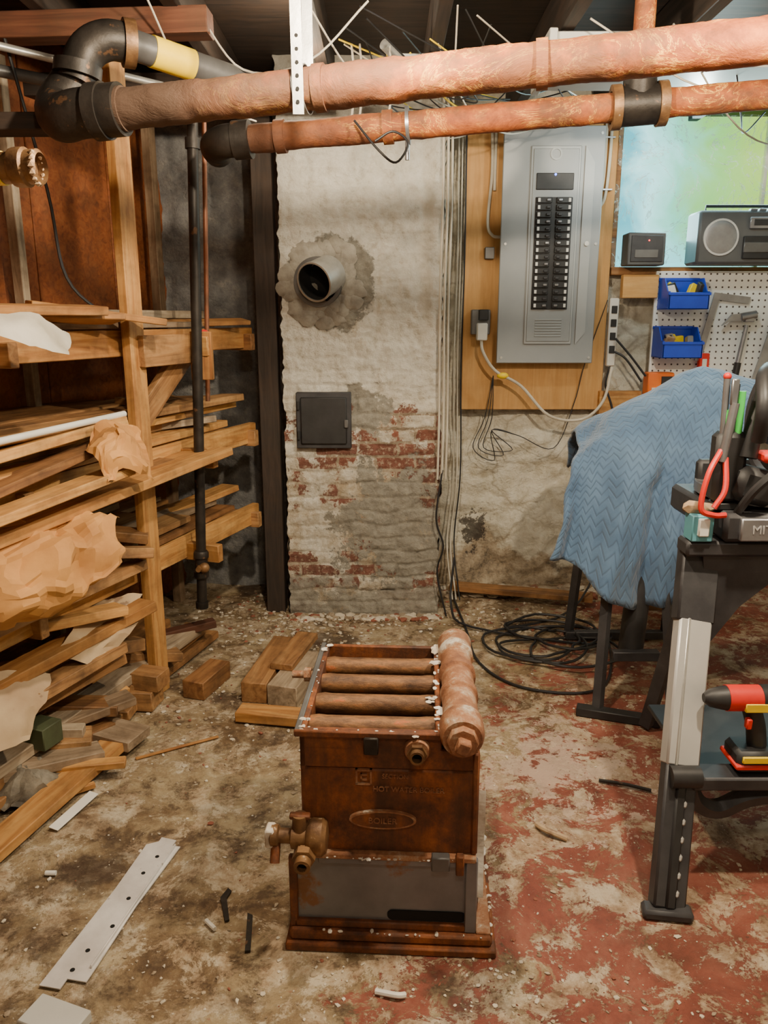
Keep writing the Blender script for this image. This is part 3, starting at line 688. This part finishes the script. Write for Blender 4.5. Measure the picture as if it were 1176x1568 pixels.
L_=[((-1.36,2.1,1.10),(-1.02,2.95,1.17),.11,.035,'wood_pine'),((-1.30,2.0,1.0),(-1.0,2.85,1.12),.14,.03,'wood_old'),
((-1.22,1.95,.97),(-.93,2.7,1.03),.12,.03,'wood_pine'),((-1.15,3.4,1.2),(-.86,3.9,1.16),.09,.03,'wood_old'),
((-1.2,2.7,1.60),(-.83,2.98,1.54),.10,.025,'wood_pine'),((-1.30,2.5,1.56),(-.95,2.85,1.55),.12,.022,'wood_pine'),((-1.25,2.3,1.58),(-.98,2.75,1.58),.10,.03,'wood_pine'),
((-1.5,2.6,.75),(-.92,2.92,.66),.12,.04,'wood_old'),((-1.5,2.3,.52),(-.98,2.72,.50),.14,.035,'wood_pine'),
((-1.45,2.0,.36),(-.93,2.85,.47),.12,.04,'wood_pine'),((-1.5,2.1,.20),(-1.03,2.75,.30),.14,.04,'wood_old'),((-1.3,2.9,.22),(-.9,3.15,.12),.10,.04,'wood_old'),
((-1.38,2.0,.58),(-.98,2.95,.60),.09,.04,'wood_old'),((-1.4,1.9,.30),(-1.0,2.7,.36),.10,.04,'wood_old'),
((-1.5,2.85,.80),(-.95,3.0,.70),.09,.04,'wood_old'),((-1.45,2.55,.33),(-1.0,2.95,.26),.10,.05,'wood_old'),((-1.2,3.3,1.07),(-.80,3.6,1.10),.10,.03,'wood_grey'),
((-1.31,3.15,.12),(-.80,3.42,.16),.06,.035,'wood_redbrown'),((-1.25,3.0,.04),(-1.0,3.3,.05),.12,.05,'wood_old'),
((-1.1,3.5,.64),(-.8,3.95,.7),.12,.03,'wood_pine'),((-1.05,3.35,1.53),(-.66,3.8,1.54),.08,.02,'wood_pine')]
for p,q,w,t,mm in L_: board('plank',p,q,w,t,mm,od,roll=U(-12,12))
b=B(); b.cyl((-1.35,2.0,1.165),(-.99,2.95,1.20),.012,'white'); b.done('white_plastic_tube')
fl=empty('scrap_lumber',(-1.1,2.4,0))
F_=[((-1.50,2.74,.10),(-.90,2.56,.05),.14,.04,'wood_grey'),((-1.30,2.83,.035),(-1.0,2.80,.035),.09,.04,'wood_old'),
((-1.22,1.75,.03),(-.985,2.52,.05),.10,.035,'wood_pine'),((-1.4,2.1,.03),(-1.02,2.62,.03),.10,.04,'wood_old'),((-1.2,2.45,.06),(-1.05,2.65,.06),.12,.05,'wood_old'),
((-1.02,2.93,.12),(-.90,2.90,.12),.10,.07,'wood_old'),((-1.18,2.93,.04),(-.93,2.90,.045),.12,.08,'wood_old'),((-1.5,2.35,.13),(-1.05,2.5,.09),.11,.04,'wood_old'),
((-1.45,2.6,.17),(-1.0,2.66,.13),.10,.04,'wood_old'),((-1.3,2.25,.10),(-1.0,2.45,.07),.10,.035,'wood_grey'),
((-.90,2.50,.006),(-.63,2.65,.008),.012,.008,'wood_pine'),((-1.15,2.2,.02),(-.98,2.32,.02),.02,.02,'wood_pine')]
for i in range(12):
    x_=U(-1.35,-1.02); y_=U(2.35,3.0); a_=U(-.9,.9); l_=U(.06,.16); z_=U(.03,.17)
    F_.append(((x_-l_*math.cos(a_),y_-l_*math.sin(a_),z_),(x_+l_*math.cos(a_),y_+l_*math.sin(a_),z_+U(-.03,.03)),U(.04,.11),U(.02,.05),random.choice(['wood_old','wood_grey','wood_old','wood_pine'])))
for p,q,w,t,mm in F_: board('timber',p,q,w,t,mm,fl,roll=U(-3,3))
board('green_painted_block',(-1.24,2.42,.17),(-1.13,2.38,.17),.09,.08,'green_paint',fl)
board('timber_block',(-.80,2.96,.041),(-.73,3.18,.041),.10,.08,'wood_old')
sb=empty('wood_blocks',(-.45,3,.05))
board('block',(-.54,2.93,.045),(-.47,3.42,.045),.11,.09,'wood_old',sb); board('block',(-.42,2.90,.045),(-.33,3.25,.045),.13,.09,'wood_grey',sb); board('block',(-.58,2.80,.03),(-.29,2.75,.03),.09,.04,'wood_pine',sb); board('block',(-.44,3.05,.105),(-.36,3.4,.105),.1,.03,'wood_old',sb)
def crumple(name,rows,mat,amp,freq=9,n=8,sharp=22):
    b=B(); b.grid(rows,mat,n,amp,freq); return b.done(name,sharp=sharp)
crumple('crumpled_kraft_paper',[[(-1.30,2.15,.92),(-1.1,2.40,.93),(-.97,2.62,.90)],[(-1.20,2.0,.86),(-1.0,2.28,.87),(-.88,2.48,.86)],[(-1.22,2.0,.74),(-1.0,2.24,.72),(-.90,2.42,.78)],[(-1.28,2.1,.66),(-1.08,2.26,.63),(-1.0,2.38,.69)]],'kraft',.055,8,9,14)
crumple('crumpled_kraft_paper.001',[[(-1.04,2.65,1.13),(-.98,2.72,1.20),(-.90,2.8,1.16)],[(-.97,2.55,1.08),(-.90,2.62,1.17),(-.84,2.75,1.10)],[(-.93,2.52,1.0),(-.87,2.6,1.03),(-.82,2.72,1.0)]],'kraft',.035,12,8,14)
crumple('plastic_film_sheet',[[(-1.15,2.2,1.57),(-1.02,2.35,1.55),(-.99,2.5,1.50)],[(-1.08,2.1,1.52),(-.99,2.2,1.49),(-.94,2.35,1.44)]],'film',.02,9,6)
crumple('paper_sheet',[[(-1.15,2.80,.50),(-1.05,2.84,.50),(-.95,2.88,.50)],[(-1.12,2.6,.50),(-1.02,2.65,.46),(-.94,2.75,.42)],[(-1.15,2.45,.42),(-1.05,2.52,.38),(-.99,2.6,.35)]],'paper',.03,9,6)
crumple('paper_sheet.001',[[(-1.38,2.2,.44),(-1.2,2.35,.43),(-1.13,2.42,.38)],[(-1.33,2.1,.38),(-1.18,2.2,.35),(-1.12,2.3,.32)],[(-1.33,2.05,.29),(-1.18,2.15,.27),(-1.13,2.2,.26)]],'paper',.02,9,6)
crumple('torn_insulation',[[(-1.38,2.40,.10),(-1.2,2.42,.11),(-1.10,2.42,.04)],[(-1.33,2.25,.09),(-1.18,2.28,.10),(-1.08,2.3,.03)],[(-1.28,2.12,.03),(-1.18,2.17,.04),(-1.1,2.19,.02)]],'insul',.04,12)
b=B(); b.box((-1.0,2.19,.012),(.035,.2,.003),'white',(0,8,-17)); b.done('paper_label')

# ---------------------------------------------------------------- boiler
bo=empty('cast_iron_boiler',(.01,1.90,0))
g=B()
g.bx(-.245,.285,-.285,.30,0,.022,'rust',.004); g.bx(-.235,.275,-.272,.29,.022,.05,'rust',.006); g.bx(.235,.272,-.26,.28,.048,.056,'rust_pale',.003)
g.bx(-.225,.225,-.245,.25,.05,.255,'pan_steel',.004)
g.bx(-.235,-.215,-.256,-.24,.05,.255,'rust'); g.bx(.205,.235,-.258,-.24,.05,.262,'pan_steel'); g.bx(-.225,.225,-.256,-.24,.05,.07,'rust')
g.bx(-.16,.20,-.258,-.235,.24,.262,'pan_steel',.002); g.bx(-.205,.23,-.262,-.235,.256,.272,'rust_pale',.003)
g.bx(.12,.165,-.270,-.245,.235,.275,'steel_dark',.003); g.bx(.18,.20,-.27,-.25,.225,.28,'rust',.003)
sl=[( .11+.085*sx*1+.014*math.cos(t),.088+.014*math.sin(t)) for sx,rng in ((1,(-90,90)),(-1,(90,270))) for t in [math.radians(rng[0]+(rng[1]-rng[0])*i/8) for i in range(9)]]
g.prism(sl,(0,-.2465,0),None,.004,'void')
g.bx(-.20,.228,-.245,.26,.268,.50,'rust',.006)
g.bx(-.20,.228,-.245,-.228,.50,.555,'rust',.003); g.bx(-.20,.14,-.245,-.228,.55,.60,'rust',.003)
g.bx(-.20,-.185,-.245,.26,.49,.60,'rust',.003); g.bx(.125,.14,-.235,.26,.50,.60,'rust',.003); g.bx(-.20,.14,.245,.26,.5,.60,'rust',.003)
g.bx(.14,.228,-.23,.26,.50,.555,'rust',.01); g.bx(.215,.232,-.25,-.2,.27,.55,'rust',.008)
g.bx(-.186,.126,-.23,.25,.50,.512,'void',0)
g.bx(-.212,.14,-.256,-.244,.585,.602,'rust',.003); g.bx(-.212,-.198,-.25,.265,.588,.602,'steel_dark',.002)
for y in (-.165,-.05,.065,.175):
    g.lathe((-.185,y,.566),(1,0,0),[(0,0),(.026,0),(.029,.02),(.027,.04),(.027,.27),(.029,.29),(.029,.31),(0,.31)],'tube_iron',20)
    g.bx(-.18,.12,y-.012,y+.012,.50,.56,'tube_iron'); g.bx(-.18,.12,y+.045,y+.055,.50,.54,'tube_iron')
g.cyl((-.03,-.25,.582),(-.03,-.225,.582),.012,'iron_black'); g.bx(-.045,-.01,-.262,-.24,.545,.59,'iron_black')
g.cyl((-.28,.13,.56),(-.19,.13,.56),.011,'rust_pale'); g.lathe((-.245,.13,.56),(1,0,0),[(0,0),(.02,0),(.02,.02),(0,.02)],'rust_pale',6)
hx,hz=.187,.607
pr=[(0,-.285),(.046,-.285),(.05,-.275)]
for (r,h) in ((.053,-.26),(.053,-.215),(.046,-.205),(.044,-.17),(.044,-.09),(.049,-.085),(.049,-.06),(.043,-.055),(.043,.03),(.05,.035),(.05,.06),(.043,.065),(.043,.15),(.05,.155),(.05,.19),(.047,.2),(.05,.26),(.03,.29),(0,.29)): pr.append((r,h))
g.lathe((hx,0,hz),(0,1,0),pr,'rust_pale',28)
g.lathe((hx,-.305,hz),(0,1,0),[(0,0),(.034,0),(.037,.004),(.037,.03),(0,.03)],'rust_pale',8); g.box((hx,-.315,hz),(.032,.03,.032),'rust_pale',(0,20,0),.004)
g.ring((.082,-.29,.557),(0,1,0),.017,.012,.05,'brass'); g.ring((.082,-.275,.557),(0,1,0),.024,.015,.018,'brass',6); g.lathe((.082,-.262,.557),(0,1,0),[(0,0),(.028,.0),(.032,.01),(.032,.02)],'rust_pale')
g.lathe((.082,-.25,.557),(0,-1,0),[(0,0),(.014,0),(.013,.02),(0,.022)],'void')
el=[(.082*math.cos(t),.025*math.sin(t)) for t in [i/32*6.283 for i in range(32)]]; el2=[(p[0]*.92,p[1]*.80) for p in el]
g.prism(el,(.0,-.247,.365),None,.014,'rust_pale'); g.prism(el2,(.0,-.2485,.365),None,.014,'rust')
for (x0,x1,z0,z1) in ((-.066,-.026,.458,.463),(-.066,-.026,.495,.50),(-.066,-.061,.458,.50),(-.031,-.026,.458,.50),(-.054,-.038,.470,.475),(-.054,-.038,.483,.488),(-.054,-.05,.470,.488)):
    g.bx(x0,x1,-.250,-.243,z0,z1,'rust_pale',0)
g.lathe((-.275,-.27,.325),(1,0,0),[(0,0),(.02,0),(.026,.004),(.026,.02),(.018,.024),(.018,.05),(.03,.055),(.03,.09),(.04,.095),(.045,.105),(.045,.13),(.036,.14),(0,.145)],'brass',20)
g.cyl((-.19,-.27,.335),(-.19,-.22,.335),.028,'brass'); g.cyl((-.2,-.27,.33),(-.2,-.27,.385),.022,'brass',.018); g.bx(-.225,-.175,-.28,-.26,.375,.388,'rust')
g.lathe((-.185,-.35,.30),(0,1,.1),[(.012,0),(.019,0),(.019,.02),(.028,.022),(.028,.042),(.02,.045),(.024,.09),(0,.09)],'brass',6); g.ring((-.185,-.352,.30),(0,1,.1),.02,.012,.02,'brass'); g.lathe((-.185,-.34,.301),(0,1,.1),[(0,0),(.013,0)],'void')
g.bx(-.285,-.262,-.29,-.25,.30,.35,'white_flake',.004); g.cyl((-.26,-.3,.27),(-.26,-.27,.32),.012,'rust')
bm_=g.done('boiler_body',None,center=False); bm_.parent=bo
g=B(); random.seed(5)
def smear(x0,x1,y0,y1,z,n,s,mat='white_flake',zs=.35):
    for i in range(n):
        g.ball((U(x0,x1),U(y0,y1),z+U(-.003,.002)),U(.4,1)*s,mat,(U(.6,1.5),U(.6,1.6),zs),1,.8)
smear(.128,.140,-.24,-.12,.601,10,.009); smear(.125,.14,-.02,.1,.601,8,.008); smear(.125,.142,.12,.26,.601,14,.011)
smear(.10,.14,-.09,-.06,.598,6,.013)
smear(-.2,.14,-.250,-.238,.601,12,.005); smear(.02,.09,-.256,-.242,.598,8,.009); smear(-.2,-.185,-.24,.26,.601,10,.005); smear(-.2,-.18,.2,.26,.602,6,.012); smear(-.2,-.17,-.24,-.19,.602,6,.010)
smear(-.06,-.0,-.268,-.256,.264,6,.008); smear(-.16,.2,-.266,-.258,.264,22,.005)
smear(.258,.278,-.26,.2,.051,34,.011); smear(-.22,.25,-.272,-.262,.051,14,.006)
g.prism([(-.03,.0),(.02,-.02),(.035,.10),(.02,.28),(-.01,.30),(-.02,.22),(.0,.15),(-.02,.08)],(.246,-.16,.10),(0,0,90),.02,'white_flake')
g.prism([(-.03,.0),(.02,-.02),(.03,.10),(.01,.2),(-.02,.15)],(.243,.02,.22),(0,0,90),.02,'white_flake')
fk=g.done('paint_flakes',None,center=False); fk.parent=bo
text('HOT WATER BOILER',.0185,(.062,-.247,.447),(90,0,0),'rust_pale',bo,.003); text('SECTION',.0155,(.03,-.247,.482),(90,0,0),'rust_pale',bo,.003); text('BOILER',.022,(0,-.2565,.365),(90,0,0),'rust_pale',bo,.002)
bo.rotation_euler=(0,0,math.radians(-3))

b=B(); pts=[(-.055,-.28),(.0,-.28),(.0,-.25),(.05,-.25),(.05,-.20),(.045,.0),(.055,.25),(.03,.25),(.03,.275),(-.02,.28),(-.02,.26),(-.05,.24),(-.045,.05)]
RM=Euler((math.radians(-90),0,math.radians(-11))).to_matrix()
b.prism(pts,(-.715,1.78,.008),RM,.003,'galv_sheet')
b.box((-.672,1.79,.013),(.004,.46,.012),'galv_sheet',(0,0,-11),.001)
for q in ((-.745,1.62),(-.70,1.8),(-.67,1.97),(-.69,1.9),(-.76,1.56),(-.71,1.70)): b.cyl((q[0],q[1],.009),(q[0],q[1],.0105),.006,'void',seg=12)
b.done('galvanised_sheet_strip')
b=B(); b.box((-.74,1.41,.02),(.14,.08,.03),'duct',(0,0,-20)); b.done('cardboard_scrap')
random.seed(21)
b=B()
def chip(x,y,s,mat):
    vs=bmesh.ops.create_icosphere(b.bm,subdivisions=1,radius=s)['verts']
    k=V((U(.5,1.3),U(.5,1.3),U(.25,.6))); rz=Matrix.Rotation(U(0,6),3,'Z')
    for v in vs: v.co=rz@V((v.co.x*k.x*U(.7,1.3),v.co.y*k.y*U(.7,1.3),v.co.z*k.z*U(.7,1.2)))+V((x,y,s*.25))
    b._tag({f for v in vs for f in v.link_faces},mat)
M['rubble']=smat('rubble',(.42,.34,.24),(.2,.14,.09),9,.9,0,.5); M['rubble_l']=smat('rubble_light',(.66,.6,.5),(.45,.38,.28),9,.9,0,.5); M['rubble_r']=smat('rubble_red',(.3,.1,.06),(.2,.07,.04),9,.9,0,.5)
cm=['rubble']*5+['rubble_l']*4+['rubble_r']
for i in range(1600):
    x=U(-1.4,1.4); y=U(1.4,4.2)
    if -.25<x<.32 and 1.6<y<2.22: continue
    chip(x,y,U(.002,.006)*(1 if R()<.9 else 2),random.choice(cm))
for i in range(700): chip(random.gauss(-.5,.25),random.gauss(3.85,.22),U(.004,.014),random.choice(cm))
for i in range(350): chip(random.gauss(.4,.4),random.gauss(3.85,.12),U(.004,.014),random.choice(cm))
for i in range(250): chip(random.gauss(-.55,.3),random.gauss(3.0,.4),U(.003,.012),random.choice(cm))
for i in range(250): chip(random.gauss(.1,.4),random.gauss(1.52,.1),U(.002,.007),random.choice(cm))
for i in range(180): chip(U(-.5,.3),3.88+U(-.05,.03),U(.01,.028),random.choice(cm))
for i in range(120): chip(U(.35,1.3),4.3+U(-.12,.03),U(.015,.05),random.choice(cm))
b.done('floor_debris',center=False,sharp=20)
board('floor_board_scrap',(.38,4.22,.06),(1.15,4.02,.06),.10,.03,'wood_old')
b=B(); b.tube([(-.02,1.50,.008),(.03,1.485,.012),(.05,1.49,.008)],.007,'white'); b.tube([(.48,2.12,.01),(.50,2.08,.02),(.56,2.05,.01)],.009,'paper'); b.tube([(-.47,1.72,.01),(-.44,1.69,.01)],.006,'white'); b.tube([(-.97,1.9,.01),(-.94,1.9,.01)],.007,'white'); b.done('plaster_pieces')
b=B(); b.prism([(0,0),(.012,0),(.03,.08),(.05,.10),(.045,.115),(.015,.09)],(-.42,1.72,.006),Euler((math.radians(-90),0,.5)).to_matrix(),.005,'iron_black'); b.prism([(0,0),(.014,.0),(.018,.12),(.004,.13)],(-.35,1.62,.006),Euler((math.radians(-90),0,.15)).to_matrix(),.005,'iron_black'); b.tube([(.74,2.36,.01),(.82,2.33,.014),(.9,2.3,.01)],.006,'iron_black'); b.done('scrap_metal_bits')
b=B(); random.seed(9)
pts=[(.38,4.0,.3),(.36,3.9,.06),(.45,3.7,.02)]
for k in range(46):
    a_=k*.75; r=.17+.09*math.sin(k*.9)+U(-.02,.02)
    pts.append((.82+r*1.25*math.cos(a_)+U(-.02,.02),3.50+r*1.1*math.sin(a_)+.06*math.sin(k*.3),.012+.004*(k%9)))
pts+=[(1.0,3.9,.03),(1.2,4.1,.3),(1.25,4.25,.8)]
b.tube(pts,.0065,'wire_black',6,4)
b.tube([(.39,4.2,.02),(.42,3.7,.01),(.44,3.3,.01),(.6,3.05,.01),(.9,3.02,.01),(1.05,3.3,.02),(1.1,3.7,.1)],.006,'wire_black')
b.done('power_cord_tangle')

# ---------------------------------------------------------------- covered saw + blanket
b=B()
for x0,y0,x1,y1 in ((.86,2.83,.92,3.0),(1.15,2.8,1.12,3.0),(.92,3.6,.95,3.5),(1.4,3.6,1.38,3.5)):
    b.tube([(x0,y0,.02),(x1,y1,.8)],.024,'stand_grey',4,smooth=False)
b.box((.93,2.79,.02),(.32,.05,.035),'black',(0,0,-19)); b.bx(.9,1.4,3.56,3.6,.01,.05,'stand_grey')
b.bx(.93,1.12,2.9,2.94,.2,.24,'stand_grey'); b.bx(.93,1.5,3.05,3.55,.74,.98,'stand_grey',.02); b.bx(1.0,1.5,3.15,3.5,.98,1.1,'stand_grey',.03)
b.cyl((1.02,2.97,.2),(1.06,3.03,.6),.05,'black'); b.bx(.96,1.5,3.0,3.04,.45,.52,'black')
b.done('covered_table_saw')
rows=[
[(.90,3.72,.85),(1.05,3.75,.95),(1.3,3.78,1.0),(1.6,3.75,1.0),(1.85,3.7,.95)],
[(.84,3.55,1.00),(.98,3.56,1.14),(1.22,3.57,1.24),(1.5,3.55,1.28),(1.8,3.5,1.26)],
[(.83,3.32,1.04),(.96,3.33,1.16),(1.2,3.32,1.24),(1.42,3.30,1.27),(1.7,3.28,1.26)],
[(.77,3.12,.97),(.93,3.08,1.05),(1.12,3.03,1.07),(1.28,3.02,1.10),(1.5,3.0,1.12)],
[(.72,3.05,.78),(.88,2.97,.83),(1.05,2.93,.83),(1.20,2.94,.86),(1.38,2.95,.92)],
[(.66,3.03,.60),(.84,2.94,.55),(1.04,2.90,.40),(1.18,2.92,.46),(1.34,2.95,.60)]]
b=B()
def fold(u,v):
    k=sstep(.35,1.,v)
    return V((0,-.05*math.sin(u*17+2.5*v)*k-.014*math.sin(u*43+1)*k, .02*math.sin(u*13)*k+.025*math.sin(u*9+v*7)*(1-k)))
b.grid(rows,'blanket',12,.035,4,fold); ob=b.done('moving_blanket',sharp=180)
md=ob.modifiers.new('thickness','SOLIDIFY'); md.thickness=.012

# ---------------------------------------------------------------- saw stand right
S=B()
foot=V((.755,1.75,0)); top=V((.92,2.165,.92)); dl=(top-foot).normalized(); FL=frame(dl,(0,-1,0))
def leg(t0,t1,w,th,mat,off=(0,0)):
    c_=(foot+(top-foot)*((t0+t1)/2))+FL@V((0,off[0],off[1])); S.box(c_,((top-foot).length*(t1-t0),w,th),mat,FL,.006)
leg(.02,.40,.09,.045,'stand_grey'); leg(.38,.78,.095,.05,'alu'); leg(.38,.78,.012,.054,'steel_galv',(.02,0)); leg(.77,1.0,.11,.05,'stand_grey')
leg(.02,.36,.03,.05,'black',(.0,.004))
for i in range(6): leg(.05+i*.045,.07+i*.045,.018,.056,'alu',(-.012,0))
S.box((.755,1.745,.015),(.13,.05,.03),'stand_grey',(0,0,-8),.008)
S.bx(.85,1.7,2.08,2.16,.90,.945,'stand_grey',.008); S.bx(1.05,1.7,2.44,2.5,.90,.945,'stand_grey',.008); S.bx(1.05,1.10,2.1,2.48,.90,.94,'stand_grey',.008)
S.prism([(-.02,0),(.02,-.28),(.10,-.16),(.2,-.07),(.4,-.05),(.4,0)],(.93,2.13,.90),None,.04,'stand_grey')
S.tube([(1.08,2.48,.9),(1.02,2.72,.02)],.03,'stand_grey',4,smooth=False); S.tube([(1.55,2.1,.9),(1.75,1.75,.02)],.035,'stand_grey',4,smooth=False)
S.bx(.84,1.7,1.86,1.94,.30,.34,'stand_grey',.006); S.bx(.86,1.7,1.94,2.3,.315,.33,'black',.004); S.tube([(.84,1.90,.31),(.88,1.92,.23),(.95,1.93,.20),(1.05,1.92,.25),(1.3,1.9,.28),(1.55,1.9,.3)],.028,'stand_grey',6)
S.cyl((.78,1.87,.34),(.86,1.87,.34),.03,'black')
S.done('miter_saw_stand')
S=B()
S.bx(.94,1.6,2.06,2.48,.948,1.03,'stand_grey',.012); S.bx(.98,1.55,2.045,2.065,.955,1.02,'tool_steel',.004)
S.lathe((1.15,2.28,1.04),(0,0,1),[(0,0),(.2,0),(.2,.03),(0,.03)],'tool_steel',40)
S.lathe((1.16,2.2,1.26),(1,0,.0),[(0,0),(.12,0),(.15,.015),(.15,.055),(.12,.07),(0,.07)],'black',40); S.lathe((1.12,2.2,1.26),(1,0,0),[(0,0),(.03,0),(.05,.04)],'tool_steel',24)
S.ring((1.10,2.2,1.26),(1,0,0),.158,.14,.02,'stand_grey',40)
S.bx(1.15,1.4,2.25,2.4,1.2,1.38,'stand_grey',.03); S.cyl((1.2,2.3,1.3),(1.42,2.3,1.3),.06,'stand_grey'); S.bx(.97,1.3,2.34,2.38,1.03,1.13,'black',.01)
S.tube([(1.04,2.12,1.42),(1.0,2.06,1.40),(.98,2.0,1.33),(.99,2.03,1.24)],.02,'black',10); S.tube([(1.0,2.10,1.18),(1.02,2.12,1.28),(1.06,2.15,1.40)],.025,'black',10)
S.bx(1.03,1.1,2.06,2.12,1.17,1.2,'red',.008); S.box((1.03,2.12,1.1),(.12,.1,.1),'black',(0,15,0),.02); S.tube([(.98,2.08,1.03),(1.0,2.04,1.1),(1.05,2.03,1.16),(1.1,2.06,1.22)],.012,'black',8)
sw=S.done('miter_saw')
tx=text('MITER SAW',.035,(0,0,0),(90,0,0),'alu',sw,.0008); tx.location=V((1.10,2.044,.988))-V(sw.location)
b=B()
b.tube([(.925,2.1,1.20),(.88,2.06,1.14),(.865,2.05,1.05),(.90,2.05,1.03),(.935,2.05,1.03)],.008,'red',8); b.tube([(.94,2.1,1.18),(.93,2.06,1.1),(.90,2.05,1.05)],.008,'red',8)
b.cyl((.93,2.1,1.17),(.95,2.1,1.33),.012,'tool_steel'); b.box((.945,2.1,1.36),(.02,.012,.07),'tool_steel')
b.done('bolt_cutter')
b=B()
b.cyl((.945,2.12,1.25),(.945,2.12,1.31),.014,'green'); b.cyl((.975,2.12,1.24),(.975,2.12,1.36),.010,'green'); b.cyl((.935,2.12,1.2),(.93,2.12,1.40),.009,'tool_steel'); b.ball((.93,2.12,1.40),.011,'red'); b.cyl((.955,2.12,1.2),(.957,2.12,1.38),.010,'black')
b.box((.96,2.13,1.15),(.09,.06,.20),'black',None,.015); b.box((.96,2.13,1.04),(.07,.05,.02),'black')
b.done('marker_pen_holder')
b=B(); b.box((.885,2.10,.985),(.06,.06,.075),'teal'); b.box((.885,2.09,.99),(.03,.062,.05),'white'); b.ball((.882,2.12,1.035),.032,'mesh_tan',(1.2,1,.6),2,.6); b.done('scrub_brush')
D=B()
D.bx(.96,1.10,1.87,1.97,.345,.41,'black',.012); D.bx(.955,1.105,1.865,1.975,.36,.375,'red',.004); D.bx(.97,1.09,1.862,1.87,.383,.402,'yellow',.002)
D.tube([(1.03,1.92,.41),(1.02,1.92,.47),(1.0,1.92,.53)],.026,'black',12); D.cyl((.93,1.92,.55),(1.02,1.92,.55),.036,'red'); D.cyl((1.02,1.92,.55),(1.09,1.92,.55),.037,'black'); D.cyl((1.09,1.92,.55),(1.13,1.92,.55),.034,'black'); D.lathe((.93,1.92,.55),(-1,0,0),[(.034,0),(.03,.02),(.024,.045),(.012,.06),(0,.06)],'black',20)
D.box((.985,1.89,.49),(.015,.02,.03),'red'); D.bx(.97,1.07,1.881,1.893,.525,.55,'yellow',.002)
D.done('cordless_drill')

# ---------------------------------------------------------------- lights
def pt(name,loc,e,c=(1,.83,.60),r=.04):
    l=bpy.data.lights.new(name,'POINT'); l.energy=e; l.color=c; l.shadow_soft_size=r; o=bpy.data.objects.new(name,l); o.location=loc; COL.objects.link(o)
pt('ceiling_bulb',(-.08,1.80,2.40),125)
pt('ceiling_bulb.001',(.95,1.50,2.40),160)
pt('front_fill',(.1,.1,2.45),42,(1,.85,.64),.08)  # added fill lamp above the camera, brightens the boiler front; no real bulb
pt('ceiling_bulb.003',(-.35,3.25,2.46),13)
pt('ceiling_bulb.004',(1.3,3.5,2.38),16,(.9,1,.95))
l=bpy.data.lights.new('window_light','AREA'); l.shape='RECTANGLE'; l.size=1.2; l.size_y=.7; l.energy=32; l.color=(.6,.95,1)
o=bpy.data.objects.new('window_light',l); o.location=(1.95,4.32,2.3); o.rotation_euler=(math.radians(-90),0,0); COL.objects.link(o)
wd=bpy.data.worlds.new('world'); SC.world=wd; wd.use_nodes=True; wd.node_tree.nodes['Background'].inputs[0].default_value=(.8,.75,.7,1); wd.node_tree.nodes['Background'].inputs[1].default_value=.05
